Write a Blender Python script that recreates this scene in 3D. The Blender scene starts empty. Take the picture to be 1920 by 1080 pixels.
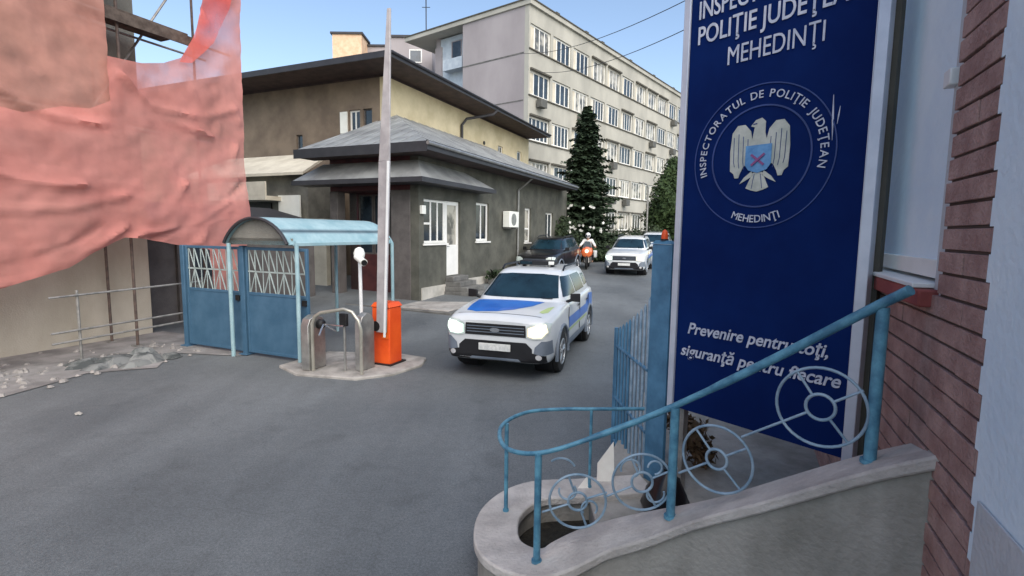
import bpy, bmesh, math, random
from mathutils import Vector, Matrix, noise
from mathutils.bvhtree import BVHTree
from mathutils.geometry import tessellate_polygon
random.seed(7)
R = math.radians
SC = bpy.context.scene
COL = SC.collection

# ------------------------------------------------------------------ camera, sky, sun, exposure
EYE = 2.3
PITCH, ROLL = R(6.15), R(0.7)
cd = bpy.data.cameras.new('camera'); cam = bpy.data.objects.new('camera', cd); COL.objects.link(cam)
cam.location = (0, 0, EYE)
cam.rotation_euler = (Matrix.Rotation(math.pi/2 - PITCH, 4, 'X') @ Matrix.Rotation(ROLL, 4, 'Z')).to_euler()
cd.sensor_width = 36; cd.lens = 36*970/1920; cd.clip_start = 0.05; cd.clip_end = 3000
SC.camera = cam
SUN_AZ, SUN_EL = R(156), R(42)
w = bpy.data.worlds.new("World"); SC.world = w; w.use_nodes = True
nt = w.node_tree; bg = nt.nodes['Background']; sky = nt.nodes.new('ShaderNodeTexSky')
sky.sky_type = 'NISHITA'; sky.sun_disc = False; sky.sun_elevation = SUN_EL; sky.sun_rotation = SUN_AZ
sky.air_density = 1.0; sky.dust_density = 1.3; sky.ozone_density = 0.25
nt.links.new(sky.outputs[0], bg.inputs[0]); bg.inputs[1].default_value = 0.103
sl = bpy.data.lights.new('sun', 'SUN'); so = bpy.data.objects.new('sun', sl); COL.objects.link(so)
sl.energy = 1.75; sl.angle = R(80); sl.color = (1.0, 0.92, 0.82)
sd = Vector((math.sin(SUN_AZ)*math.cos(SUN_EL), math.cos(SUN_AZ)*math.cos(SUN_EL), math.sin(SUN_EL)))
so.rotation_euler = sd.to_track_quat('Z', 'Y').to_euler(); so.location = (0, 0, 30)
SC.view_settings.view_transform = 'Standard'; SC.view_settings.look = 'None'
SC.view_settings.gamma = 1; SC.view_settings.exposure = 1.2

# ------------------------------------------------------------------ frames
class Frame:
    def __init__(s, ox, oy, deg):
        s.o = (ox, oy); s.t = R(deg); s.c = math.cos(s.t); s.s = math.sin(s.t)
    def W(s, a, b, z=0): return Vector((s.o[0] + a*s.c + b*s.s, s.o[1] - a*s.s + b*s.c, z))
FS = Frame(0, 0, 23.6)          # the street: a runs across it, b along it
FT = Frame(.93, 36, 37.0)       # the office block: a across, b along its long face
FW = Frame(0, 0, 0)

# pixel of the 1920x1080 photo -> point at distance Y, only used to read off real positions
def ray(px, py):
    f = Vector((0, math.cos(PITCH), -math.sin(PITCH))); u = Vector((0, math.sin(PITCH), math.cos(PITCH))); r = Vector((1, 0, 0))
    r2 = r*math.cos(ROLL) + u*math.sin(ROLL); u2 = -r*math.sin(ROLL) + u*math.cos(ROLL)
    return f + r2*(px-960)/970 - u2*(py-540)/970
def at(px, py, Y):
    d = ray(px, py); return Vector((0, 0, EYE)) + d*(Y/d.y)
def gz(x, y):
    return 0.043*min(max(y-12, 0), 26)

# ------------------------------------------------------------------ materials
def new_mat(name):
    m = bpy.data.materials.new(name); m.use_nodes = True
    return m, m.node_tree, m.node_tree.nodes['Principled BSDF']
def mat(name, col, rough=.75, col2=None, var=.12, scale=2.5, bump=0., bscale=40., metal=0., spec=.4, coat=0., emit=0., detail=6, streak=0, lo=.38, hi=.62):
    m, t, p = new_mat(name)
    tc = t.nodes.new('ShaderNodeTexCoord'); mp = t.nodes.new('ShaderNodeMapping')
    t.links.new(tc.outputs['Object'], mp.inputs[0])
    if streak: mp.inputs['Scale'].default_value = (1, 1, 1/streak)
    n = t.nodes.new('ShaderNodeTexNoise'); n.inputs['Scale'].default_value = scale; n.inputs['Detail'].default_value = detail; n.inputs['Roughness'].default_value = .62
    t.links.new(mp.outputs[0], n.inputs['Vector'])
    r = t.nodes.new('ShaderNodeValToRGB'); t.links.new(n.outputs[0], r.inputs[0])
    c2 = col2 or tuple(c*(1+var) for c in col); c1 = col if col2 else tuple(c*(1-var) for c in col)
    r.color_ramp.elements[0].position = lo; r.color_ramp.elements[0].color = (*c1, 1)
    r.color_ramp.elements[1].position = hi; r.color_ramp.elements[1].color = (*c2, 1)
    t.links.new(r.outputs[0], p.inputs['Base Color'])
    p.inputs['Roughness'].default_value = rough; p.inputs['Metallic'].default_value = metal
    p.inputs['Specular IOR Level'].default_value = spec; p.inputs['Coat Weight'].default_value = coat
    if bump:
        n2 = t.nodes.new('ShaderNodeTexNoise'); n2.inputs['Scale'].default_value = bscale; n2.inputs['Detail'].default_value = 5
        t.links.new(tc.outputs['Object'], n2.inputs['Vector'])
        b = t.nodes.new('ShaderNodeBump'); b.inputs['Strength'].default_value = bump; b.inputs['Distance'].default_value = .02
        t.links.new(n2.outputs[0], b.inputs['Height']); t.links.new(b.outputs[0], p.inputs['Normal'])
    if emit:
        p.inputs['Emission Color'].default_value = (*col, 1); p.inputs['Emission Strength'].default_value = emit
    return m
def glass_mat(name, col=(.02, .03, .04), rough=.06):
    return mat(name, col, rough, var=.5, scale=1.2, spec=.8)
M = {}
def mk_asphalt():
    m, t, p = new_mat('asphalt')
    tc = t.nodes.new('ShaderNodeTexCoord')
    def nz(scale, detail=6, stretch=None):
        n = t.nodes.new('ShaderNodeTexNoise'); n.inputs['Scale'].default_value = scale; n.inputs['Detail'].default_value = detail
        if stretch:
            mp = t.nodes.new('ShaderNodeMapping'); mp.inputs['Rotation'].default_value = (0, 0, R(23.6)); mp.inputs['Scale'].default_value = stretch
            t.links.new(tc.outputs['Object'], mp.inputs[0]); t.links.new(mp.outputs[0], n.inputs[0])
        else: t.links.new(tc.outputs['Object'], n.inputs[0])
        return n
    big = nz(.35, 8); streak = nz(.8, 5, (1.6, .25, 1)); fine = nz(160, 3)
    r1 = t.nodes.new('ShaderNodeValToRGB'); t.links.new(big.outputs[0], r1.inputs[0])
    r1.color_ramp.elements[0].position = .35; r1.color_ramp.elements[0].color = (.106, .118, .124, 1)
    r1.color_ramp.elements[1].position = .66; r1.color_ramp.elements[1].color = (.158, .172, .176, 1)
    def mul(a, src, lo, hi, p0=.3, p1=.7):
        r = t.nodes.new('ShaderNodeMapRange'); r.inputs[1].default_value = p0; r.inputs[2].default_value = p1; r.inputs[3].default_value = lo; r.inputs[4].default_value = hi
        t.links.new(src, r.inputs[0]); mx = t.nodes.new('ShaderNodeVectorMath'); mx.operation = 'SCALE'
        t.links.new(a, mx.inputs[0]); t.links.new(r.outputs[0], mx.inputs['Scale']); return mx.outputs[0]
    mid = nz(9, 8); spots = nz(1.7, 3)
    c = mul(r1.outputs[0], streak.outputs[0], .84, 1.14); c = mul(c, fine.outputs[0], .62, 1.4); c = mul(c, mid.outputs[0], .93, 1.07); g45 = nz(48, 4); c = mul(c, g45.outputs[0], .80, 1.22); c = mul(c, spots.outputs[0], .84, 1.0, .28, .42)
    vo = t.nodes.new('ShaderNodeTexVoronoi'); vo.feature = 'DISTANCE_TO_EDGE'; vo.inputs['Scale'].default_value = .38; vo.inputs['Randomness'].default_value = 1
    wn = nz(1.3, 6); ad = t.nodes.new('ShaderNodeVectorMath'); ad.operation = 'MULTIPLY_ADD'; ad.inputs[1].default_value = (.9, .9, .9)
    t.links.new(wn.outputs['Color'], ad.inputs[0]); t.links.new(tc.outputs['Object'], ad.inputs[2]); t.links.new(ad.outputs[0], vo.inputs['Vector'])
    c = mul(c, vo.outputs['Distance'], .88, 1.0, 0.0, .006)
    t.links.new(c, p.inputs['Base Color']); p.inputs['Roughness'].default_value = .72; p.inputs['Specular IOR Level'].default_value = .35
    b = t.nodes.new('ShaderNodeBump'); b.inputs['Strength'].default_value = .5; b.inputs['Distance'].default_value = .01
    t.links.new(fine.outputs[0], b.inputs['Height']); t.links.new(b.outputs[0], p.inputs['Normal'])
    return m
M['asphalt'] = mk_asphalt()
M['paving'] = mat('worn_paving', (.17, .165, .16), .85, (.30, .29, .28), scale=1.6, bump=.6, bscale=60)
M['concrete'] = mat('concrete', (.24, .23, .21), .85, (.40, .38, .35), scale=3, bump=.5, bscale=50)
M['coping'] = mat('coping_concrete', (.40, .37, .34), .8, (.60, .56, .51), scale=3.2, bump=.5, bscale=45)
M['parapet'] = mat('parapet_render', (.22, .21, .18), .85, (.37, .35, .31), scale=2.2, bump=.5, bscale=35, streak=2.5)
M['dark_floor'] = mat('dark_floor', (.02, .02, .02), .9)
M['kerb'] = mat('kerb_stone', (.10, .10, .095), .85, (.17, .17, .16), bump=.4)
M['brick'] = mat('brick', (.30, .18, .16), .85, (.45, .30, .265), scale=5, bump=.7, bscale=70)
M['mortar'] = mat('mortar', (.085, .065, .058), .95)
M['blue_plaster'] = mat('pale_blue_plaster', (.62, .76, .86), .85, (.72, .84, .90), scale=1.5, bump=.3, bscale=25)
M['plinth_plaster'] = mat('plinth_plaster', (.42, .45, .47), .85, (.54, .57, .59), scale=3, bump=.4)
M['sill_red'] = mat('red_sill', (.22, .05, .045), .7, (.33, .09, .08))
M['white_paint'] = mat('white_paint', (.72, .74, .73), .5, var=.06)
M['white_frame'] = mat('white_window_frame', (.78, .78, .74), .45, var=.05)
M['grey_render'] = mat('grey_render', (.068, .070, .058), .9, (.115, .115, .095), scale=1.4, bump=.5, bscale=60)
M['grey_dark'] = mat('grey_pillar', (.085, .078, .075), .9, (.12, .11, .105), bump=.4)
M['pale_base'] = mat('pale_base', (.36, .35, .31), .9, (.50, .48, .43), bump=.4)
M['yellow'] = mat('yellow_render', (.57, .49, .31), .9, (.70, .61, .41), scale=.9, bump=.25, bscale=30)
M['tan'] = mat('yellow_render_shaded', (.155, .12, .09), .9, (.235, .185, .135), scale=.8, bump=.25)  # shaded copy of the yellow render, the darkness is in the colour
M['cream'] = mat('cream_render', (.50, .46, .37), .9, (.64, .60, .49), scale=1.2)
M['beige'] = mat('beige_render', (.34, .31, .25), .9, (.44, .405, .34), scale=.8, bump=.3, streak=2)
M['old_grey'] = mat('old_grey_wall', (.14, .14, .125), .9, (.24, .24, .21), scale=1.1, bump=.4)
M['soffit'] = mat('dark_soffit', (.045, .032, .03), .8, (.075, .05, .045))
M['sheet_roof'] = mat('metal_sheet_roof', (.24, .25, .25), .5, (.38, .395, .39), scale=1.4, metal=.35, bump=.2, bscale=8)
M['fascia'] = mat('dark_fascia', (.035, .035, .04), .5)
M['maroon'] = mat('maroon_panel', (.05, .016, .018), .5, (.09, .028, .028))
M['glass'] = glass_mat('window_glass')
M['curtain_pane'] = mat('curtained_pane', (.10, .10, .09), .2, (.42, .40, .34), scale=.9, spec=.7, lo=.45, hi=.55)  # pale curtain tone in patches on the pane
M['block'] = mat('block_render', (.33, .325, .285), .9, (.44, .43, .375), scale=.35, bump=.3, bscale=8, streak=2)
M['gable'] = mat('block_gable', (.28, .255, .26), .9, (.36, .33, .335), scale=.25, streak=2)
M['balcony_blue'] = mat('balcony_blue', (.36, .42, .48), .8, (.46, .52, .57))
M['tower'] = mat('tower_render', (.62, .42, .27), .9, (.75, .54, .37))  # orange light on the tower is put into this colour
M['sill_dark'] = mat('sill_dark', (.08, .075, .06), .8)
M['ac_dark'] = mat('ac_casing_dark', (.10, .10, .09), .6)
M['gate_blue'] = mat('gate_blue', (.036, .098, .165), .6, (.058, .132, .21), scale=2, bump=.1, bscale=15)
M['rail_blue'] = mat('rail_blue', (.055, .17, .26), .45, (.12, .32, .43), scale=11, bump=.2, bscale=60)
M['fence_blue'] = mat('fence_blue', (.05, .15, .25), .5, (.09, .24, .38), scale=4)
M['pale_blue'] = mat('pale_blue_metal', (.22, .36, .40), .5, (.33, .47, .50))
M['lattice'] = mat('lattice_white', (.30, .36, .35), .55, var=.2)
M['ring_metal'] = mat('ring_metal', (.19, .29, .38), .45, (.33, .44, .53), scale=9, metal=.2)
M['steel'] = mat('brushed_steel', (.30, .30, .29), .38, (.42, .42, .40), metal=.7, scale=6)
M['brass_steel'] = mat('warm_steel_edge', (.40, .39, .33), .35, (.52, .50, .43), metal=.6)
M['orange'] = mat('orange_paint', (.72, .075, .012), .4, (.86, .12, .02), scale=2)
M['orange_light'] = mat('bright_orange_paint', (.95, .17, .02), .4, var=.05)
M['boom'] = mat('boom_paint', (.30, .285, .29), .45, (.42, .40, .40), scale=3)
M['black'] = mat('black_plastic', (.012, .012, .013), .5, var=.3)
M['rubber'] = mat('rubber', (.018, .018, .018), .85, var=.2)
M['well_dark'] = mat('well_shade_black', (.012, .011, .009), .95, (.03, .027, .02), scale=12, bump=.8)  # near-black for the shade inside the light well
M['sign_blue'] = mat('sign_navy', (.002, .012, .080), .6, (.003, .018, .105), scale=1.3, spec=.06)
M['sign_frame'] = mat('sign_frame', (.50, .54, .62), .4, (.62, .66, .74), metal=.3)
M['sign_text'] = mat('sign_lettering', (.42, .46, .56), .5, (.58, .61, .70), scale=14)
M['sign_gold'] = mat('emblem_eagle', (.40, .43, .38), .5, (.54, .56, .50), scale=10)
M['sign_sky'] = mat('emblem_shield', (.07, .22, .46), .5, (.14, .34, .60), scale=14)
M['sign_ring'] = mat('emblem_ring', (.03, .06, .20), .45, var=.2)
M['sign_red'] = mat('emblem_mark', (.25, .08, .22), .5)
M['tube_dark'] = mat('dark_scaffold_tube', (.06, .045, .04), .7, (.12, .085, .07), scale=8)  # scaffold tube darkened to look backlit against the sky
M['wood'] = mat('scaffold_plank', (.055, .04, .032), .85, (.11, .085, .07), scale=6, bump=.3)
M['tube'] = mat('scaffold_tube', (.20, .20, .19), .5, (.34, .33, .31), metal=.5, scale=8)
M['bark'] = mat('bark', (.05, .035, .025), .95, (.09, .07, .05), bump=.8)
M['leaf_spruce'] = mat('spruce_needles', (.016, .032, .017), .85, (.045, .075, .036), scale=3, lo=.35, hi=.65)
M['leaf_green'] = mat('green_leaves', (.016, .036, .012), .85, (.045, .075, .02), scale=1.4, lo=.35, hi=.65)
M['leaf_dark'] = mat('dark_leaves', (.014, .028, .012), .85, (.04, .06, .025), scale=2)
M['leaf_dry'] = mat('dry_leaves', (.10, .06, .03), .9, (.20, .13, .07), scale=9)
M['blossom'] = mat('white_blossom', (.7, .7, .66), .7, var=.05)
M['debris'] = mat('debris_tarp', (.06, .068, .068), .9, (.19, .20, .195), scale=3, bump=.5, lo=.42, hi=.55)
M['rubble'] = mat('rubble', (.20, .19, .18), .95, (.34, .32, .30), scale=5, bump=.8)
M['car_white'] = mat('car_white_paint', (.62, .65, .66), .28, var=.03, coat=.6)
M['car_silver'] = mat('car_silver_paint', (.50, .55, .60), .28, var=.03, coat=.6)
M['car_black'] = mat('car_black_paint', (.012, .012, .014), .3, var=.1, coat=.5)
M['car_blue'] = mat('car_blue_film', (.015, .13, .52), .3, (.02, .17, .60), coat=.5)
M['car_yellow'] = mat('car_lime_film', (.46, .58, .22), .35, var=.05, coat=.4)
M['car_glass'] = mat('car_glass', (.006, .016, .024), .12, (.012, .034, .05), scale=1.6, spec=.35)
M['car_grey'] = mat('bumper_grey', (.13, .16, .20), .5, (.17, .20, .24))
M['car_dark'] = mat('car_black_trim', (.010, .010, .012), .45, var=.3)
M['chrome'] = mat('chrome', (.55, .57, .60), .2, metal=.9, var=.05)
M['rim'] = mat('alloy_rim', (.42, .44, .46), .35, metal=.6, var=.08)
M['plate'] = mat('number_plate', (.55, .57, .55), .5, (.70, .71, .68), scale=20)
M['headlamp'] = mat('lit_headlamp', (1.0, .80, .52), .2, var=.02, emit=.55)
M['headlamp_cool'] = mat('lit_headlamp_cool', (.80, 1.0, .86), .2, var=.02, emit=.5)
M['lamp_glass'] = mat('headlamp_glass', (.45, .52, .50), .12, (.62, .68, .64), coat=.6)
M['fog'] = mat('fog_lamp', (.5, .5, .5), .2)
M['skin'] = mat('skin', (.45, .28, .20), .6, var=.05)
M['jacket'] = mat('white_jacket', (.68, .68, .66), .75, var=.08)
M['trouser'] = mat('dark_trousers', (.03, .032, .04), .85)
M['helmet'] = mat('white_helmet', (.78, .78, .78), .25, var=.03, coat=.6)
M['moto_red'] = mat('motorcycle_orange_paint', (.60, .12, .04), .3, (.72, .18, .06), coat=.5)
M['shade_filler'] = mat('shade_filler_black', (.008, .008, .010), .35, var=.4)  # near-black for the form added in the shaded gap
M['board'] = mat('pale_board', (.75, .70, .62), .7, (.85, .82, .74), scale=4)
M['white_lit'] = mat('white_panel', (.80, .82, .76), .5, var=.04)
M['wire'] = mat('wire', (.03, .03, .035), .7)
def mk_net(name, c1, c2, alpha):
    m, t, p = new_mat(name)
    tc = t.nodes.new('ShaderNodeTexCoord'); mp = t.nodes.new('ShaderNodeMapping'); mp.inputs['Scale'].default_value = (.6, .6, 1)
    t.links.new(tc.outputs['Object'], mp.inputs[0])
    n = t.nodes.new('ShaderNodeTexNoise'); n.inputs['Scale'].default_value = .9; n.inputs['Detail'].default_value = 6; t.links.new(mp.outputs[0], n.inputs[0])
    r = t.nodes.new('ShaderNodeValToRGB'); r.color_ramp.elements[0].position = .36; r.color_ramp.elements[1].position = .66
    r.color_ramp.elements[0].color = (*c1, 1); r.color_ramp.elements[1].color = (*c2, 1); t.links.new(n.outputs[0], r.inputs[0])
    t.links.new(r.outputs[0], p.inputs['Base Color']); p.inputs['Roughness'].default_value = .9; p.inputs['Specular IOR Level'].default_value = .1
    wv = t.nodes.new('ShaderNodeTexNoise'); wv.inputs['Scale'].default_value = 7; wv.inputs['Detail'].default_value = 8
    mp3 = t.nodes.new('ShaderNodeMapping'); mp3.inputs['Rotation'].default_value = (R(35), 0, 0); mp3.inputs['Scale'].default_value = (1, 1, .25); t.links.new(tc.outputs['Object'], mp3.inputs[0]); t.links.new(mp3.outputs[0], wv.inputs[0])
    bp = t.nodes.new('ShaderNodeBump'); bp.inputs['Strength'].default_value = .3; bp.inputs['Distance'].default_value = .03; t.links.new(wv.outputs[0], bp.inputs['Height']); t.links.new(bp.outputs[0], p.inputs['Normal'])
    tr = t.nodes.new('ShaderNodeBsdfTranslucent'); t.links.new(r.outputs[0], tr.inputs[0])
    m1 = t.nodes.new('ShaderNodeMixShader'); m1.inputs[0].default_value = .42; t.links.new(p.outputs[0], m1.inputs[1]); t.links.new(tr.outputs[0], m1.inputs[2])
    tp = t.nodes.new('ShaderNodeBsdfTransparent'); m2 = t.nodes.new('ShaderNodeMixShader'); 
    th_ = t.nodes.new('ShaderNodeTexNoise'); th_.inputs['Scale'].default_value = 1.3; th_.inputs['Detail'].default_value = 4; t.links.new(tc.outputs['Object'], th_.inputs[0])
    mr_ = t.nodes.new('ShaderNodeMapRange'); mr_.inputs[1].default_value = .35; mr_.inputs[2].default_value = .7; mr_.inputs[3].default_value = alpha*.4; mr_.inputs[4].default_value = alpha*5; t.links.new(th_.outputs[0], mr_.inputs[0]); t.links.new(mr_.outputs[0], m2.inputs[0])
    t.links.new(m1.outputs[0], m2.inputs[1]); t.links.new(tp.outputs[0], m2.inputs[2])
    t.links.new(m2.outputs[0], t.nodes['Material Output'].inputs[0])
    return m
M['net_red'] = mk_net('red_netting', (.66, .265, .23), (.74, .34, .295), .07)
M['net_tan'] = mk_net('faded_netting', (.66, .32, .26), (.73, .385, .31), .10)
M['net_bright'] = mk_net('bright_red_netting', (.78, .16, .14), (.85, .24, .20), .12)

# ------------------------------------------------------------------ mesh builder (coordinates of a frame)
class MB:
    def __init__(s): s.v = []; s.f = []
    def add(s, vs, fs):
        o = len(s.v); s.v += [Vector(v) for v in vs]; s.f += [tuple(i+o for i in f) for f in fs]; return s
    def box(s, a0, a1, b0, b1, z0, z1):
        vs = [(x, y, z) for z in (z0, z1) for y in (b0, b1) for x in (a0, a1)]
        return s.add(vs, [(0, 2, 3, 1), (4, 5, 7, 6), (0, 1, 5, 4), (2, 6, 7, 3), (0, 4, 6, 2), (1, 3, 7, 5)])
    def obox(s, P, e1, e3, s0, s1, d0, d1, z0, z1):
        def q(a, d, z): return (P[0]+e1[0]*a+e3[0]*d, P[1]+e1[1]*a+e3[1]*d, z)
        vs = [q(a, d, z) for z in (z0, z1) for d in (d0, d1) for a in (s0, s1)]
        return s.add(vs, [(0, 2, 3, 1), (4, 5, 7, 6), (0, 1, 5, 4), (2, 6, 7, 3), (0, 4, 6, 2), (1, 3, 7, 5)])
    def hull(s, bottom, top):        # two rings of equal length, capped
        n = len(bottom); s.add(list(bottom)+list(top), [tuple(range(n))[::-1], tuple(range(n, 2*n))] + [(i, (i+1) % n, n+(i+1) % n, n+i) for i in range(n)]); return s
    def poly(s, pts): return s.add(pts, [tuple(range(len(pts)))])
    def slab(s, pts, t):             # roof plane given thickness downwards
        return s.hull([(p[0], p[1], p[2]-t) for p in pts], pts)
    def tube(s, pts, r, seg=8, closed=False, caps=True):
        pts = [Vector(p) for p in pts]; n = len(pts); rs = r if isinstance(r, (list, tuple)) else [r]*n
        up = None; rings = []
        for i, p in enumerate(pts):
            if closed: d = pts[(i+1) % n]-pts[i-1]
            else: d = pts[min(i+1, n-1)]-pts[max(i-1, 0)]
            d.normalize()
            if up is None:
                up = Vector((0, 0, 1)) if abs(d.z) < .9 else Vector((1, 0, 0))
            x = d.cross(up); x.normalize(); up = x.cross(d); up.normalize()
            rings.append([p+x*math.cos(k*2*math.pi/seg)*rs[i]+up*math.sin(k*2*math.pi/seg)*rs[i] for k in range(seg)])
        vs = [v for g in rings for v in g]; fs = []
        for i in range(n if closed else n-1):
            j = (i+1) % n
            for k in range(seg): fs.append((i*seg+k, i*seg+(k+1) % seg, j*seg+(k+1) % seg, j*seg+k))
        if caps and not closed: fs += [tuple(range(seg))[::-1], tuple(range((n-1)*seg, n*seg))]
        return s.add(vs, fs)
    def ring(s, c, e1, e2, rad, r, n=36, seg=6, a0=0, a1=360):
        c, e1, e2 = Vector(c), Vector(e1), Vector(e2); full = abs(a1-a0) >= 360
        k = n if full else n+1
        return s.tube([c+e1*rad*math.cos(R(a0+(a1-a0)*i/n))+e2*rad*math.sin(R(a0+(a1-a0)*i/n)) for i in range(k)], r, seg, closed=full)
    def lathe(s, prof, c=(0, 0, 0), axis='x', seg=32):
        c = Vector(c); vs = []
        for (h, r) in prof:
            for k in range(seg):
                a = 2*math.pi*k/seg; u, v = r*math.cos(a), r*math.sin(a)
                vs.append(c + (Vector((h, u, v)) if axis == 'x' else Vector((u, v, h))))
        n = len(prof); fs = [(i*seg+k, i*seg+(k+1) % seg, (i+1)*seg+(k+1) % seg, (i+1)*seg+k) for i in range(n-1) for k in range(seg)]
        fs += [tuple(range(seg))[::-1], tuple(range((n-1)*seg, n*seg))]
        return s.add(vs, fs)
    def mesh(s, me, fn=lambda v: v): return s.add([fn(v.co) for v in me.vertices], [tuple(p.vertices) for p in me.polygons])
    def wall(s, P, e1, e3, L, z0, z1, t, holes=()):
        xs = sorted({0, L} | {h[0] for h in holes} | {h[1] for h in holes}); zs = sorted({z0, z1} | {h[2] for h in holes} | {h[3] for h in holes})
        def q(a, d, z): return (P[0]+e1[0]*a+e3[0]*d, P[1]+e1[1]*a+e3[1]*d, z)
        def solid(i, j):
            if i < 0 or j < 0 or i >= len(xs)-1 or j >= len(zs)-1: return False
            cx, cz = (xs[i]+xs[i+1])/2, (zs[j]+zs[j+1])/2
            return not any(h[0] < cx < h[1] and h[2] < cz < h[3] for h in holes)
        for i in range(len(xs)-1):
            for j in range(len(zs)-1):
                if not solid(i, j): continue
                x0, x1, y0, y1 = xs[i], xs[i+1], zs[j], zs[j+1]
                s.poly([q(x0, 0, y0), q(x1, 0, y0), q(x1, 0, y1), q(x0, 0, y1)])
                s.poly([q(x0, t, y1), q(x1, t, y1), q(x1, t, y0), q(x0, t, y0)])
                if not solid(i-1, j): s.poly([q(x0, 0, y1), q(x0, t, y1), q(x0, t, y0), q(x0, 0, y0)])
                if not solid(i+1, j): s.poly([q(x1, 0, y0), q(x1, t, y0), q(x1, t, y1), q(x1, 0, y1)])
                if not solid(i, j-1): s.poly([q(x0, 0, y0), q(x0, t, y0), q(x1, t, y0), q(x1, 0, y0)])
                if not solid(i, j+1): s.poly([q(x0, 0, y1), q(x1, 0, y1), q(x1, t, y1), q(x0, t, y1)])
        return s

ROOT = {}
def props(o, label=None, cat=None, group=None, kind=None):
    if label: o['label'] = label
    if cat: o['category'] = cat
    if group: o['group'] = group
    if kind: o['kind'] = kind
def thing(name, label, cat, fr, pos, group=None, rot=None):
    o = bpy.data.objects.new(name, None); COL.objects.link(o); o.empty_display_size = .2
    o.location = fr.W(*pos); o.rotation_euler = (0, 0, -fr.t if rot is None else rot)
    props(o, label, cat, group); ROOT[o.name] = (fr, Vector(pos)); return o
def root_of(o):
    while o.parent: o = o.parent
    return o
def finish(name, me, m, parent, smooth=35, bevel=0, solid=0, sub=0):
    o = bpy.data.objects.new(name, me); COL.objects.link(o)
    for mm in (m if isinstance(m, (list, tuple)) else [m]): me.materials.append(M[mm] if isinstance(mm, str) else mm)
    if smooth is not None:
        me.shade_smooth(); me.set_sharp_from_angle(angle=R(smooth))
    if solid:
        md = o.modifiers.new('solid', 'SOLIDIFY'); md.thickness = solid; md.offset = -1
    if bevel:
        md = o.modifiers.new('bevel', 'BEVEL'); md.width = bevel; md.segments = 2; md.limit_method = 'ANGLE'; md.angle_limit = R(40)
    if sub:
        md = o.modifiers.new('sub', 'SUBSURF'); md.levels = sub; md.render_levels = sub
    if parent: o.parent = parent
    return o
def to_mesh(mb, origin=(0, 0, 0), weld=True):
    me = bpy.data.meshes.new('m'); o = Vector(origin)
    me.from_pydata([tuple(v-o) for v in mb.v], [], mb.f)
    bm = bmesh.new(); bm.from_mesh(me)
    if weld: bmesh.ops.remove_doubles(bm, verts=bm.verts, dist=1e-5)
    bmesh.ops.recalc_face_normals(bm, faces=bm.faces)
    bm.to_mesh(me); bm.free(); return me
def part(name, mb, m, parent, **k):
    fr, pos = ROOT[root_of(parent).name]
    return finish(name, to_mesh(mb, pos), m, parent, **k)
def single(name, mb, m, fr, pos, label=None, cat=None, group=None, kind=None, **k):
    o = finish(name, to_mesh(mb, pos), m, None, **k)
    o.location = fr.W(*pos); o.rotation_euler = (0, 0, -fr.t); props(o, label, cat, group, kind); ROOT[o.name] = (fr, Vector(pos)); return o
def copy_tree(o, parent=None):
    c = o.copy(); COL.objects.link(c); c.parent = parent
    if parent is None and o.name in ROOT: ROOT[c.name] = ROOT[o.name]
    for ch in list(o.children): copy_tree(ch, c)
    return c
def poly_grid(outline, res):
    """2-D polygon -> bmesh in the xy plane cut into a grid"""
    bm = bmesh.new(); vs_ = [bm.verts.new((x, y, 0)) for x, y in outline]
    for tri in tessellate_polygon([[Vector((x, y, 0)) for x, y in outline]]): bm.faces.new([vs_[i] for i in tri])
    for ax in (0, 1):
        lo = min(p[ax] for p in outline); hi = max(p[ax] for p in outline); k = math.floor(lo/res)+1
        while k*res < hi:
            no = (1, 0, 0) if ax == 0 else (0, 1, 0); co = (k*res+1e-4, 0, 0) if ax == 0 else (0, k*res+1e-4, 0)
            bmesh.ops.bisect_plane(bm, geom=bm.verts[:]+bm.edges[:]+bm.faces[:], plane_co=co, plane_no=no, dist=1e-5); k += 1
    return bm
def bm_into(mb, bm, fn):
    bm.verts.index_update(); mb.add([fn(v.co) for v in bm.verts], [tuple(v.index for v in f.verts) for f in bm.faces]); bm.free(); return mb
def text_mesh(s, size=1, bold=0, shear=0, depth=.01, align='LEFT', spacing=1):
    c = bpy.data.curves.new('t', 'FONT'); c.body = s; c.size = size; c.offset = bold; c.shear = shear; c.extrude = depth; c.align_x = align; c.space_character = spacing; c.resolution_u = 4
    o = bpy.data.objects.new('t', c); COL.objects.link(o); bpy.context.view_layer.update()
    me = bpy.data.meshes.new_from_object(o.evaluated_get(bpy.context.evaluated_depsgraph_get())); bpy.data.objects.remove(o); return me

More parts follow.
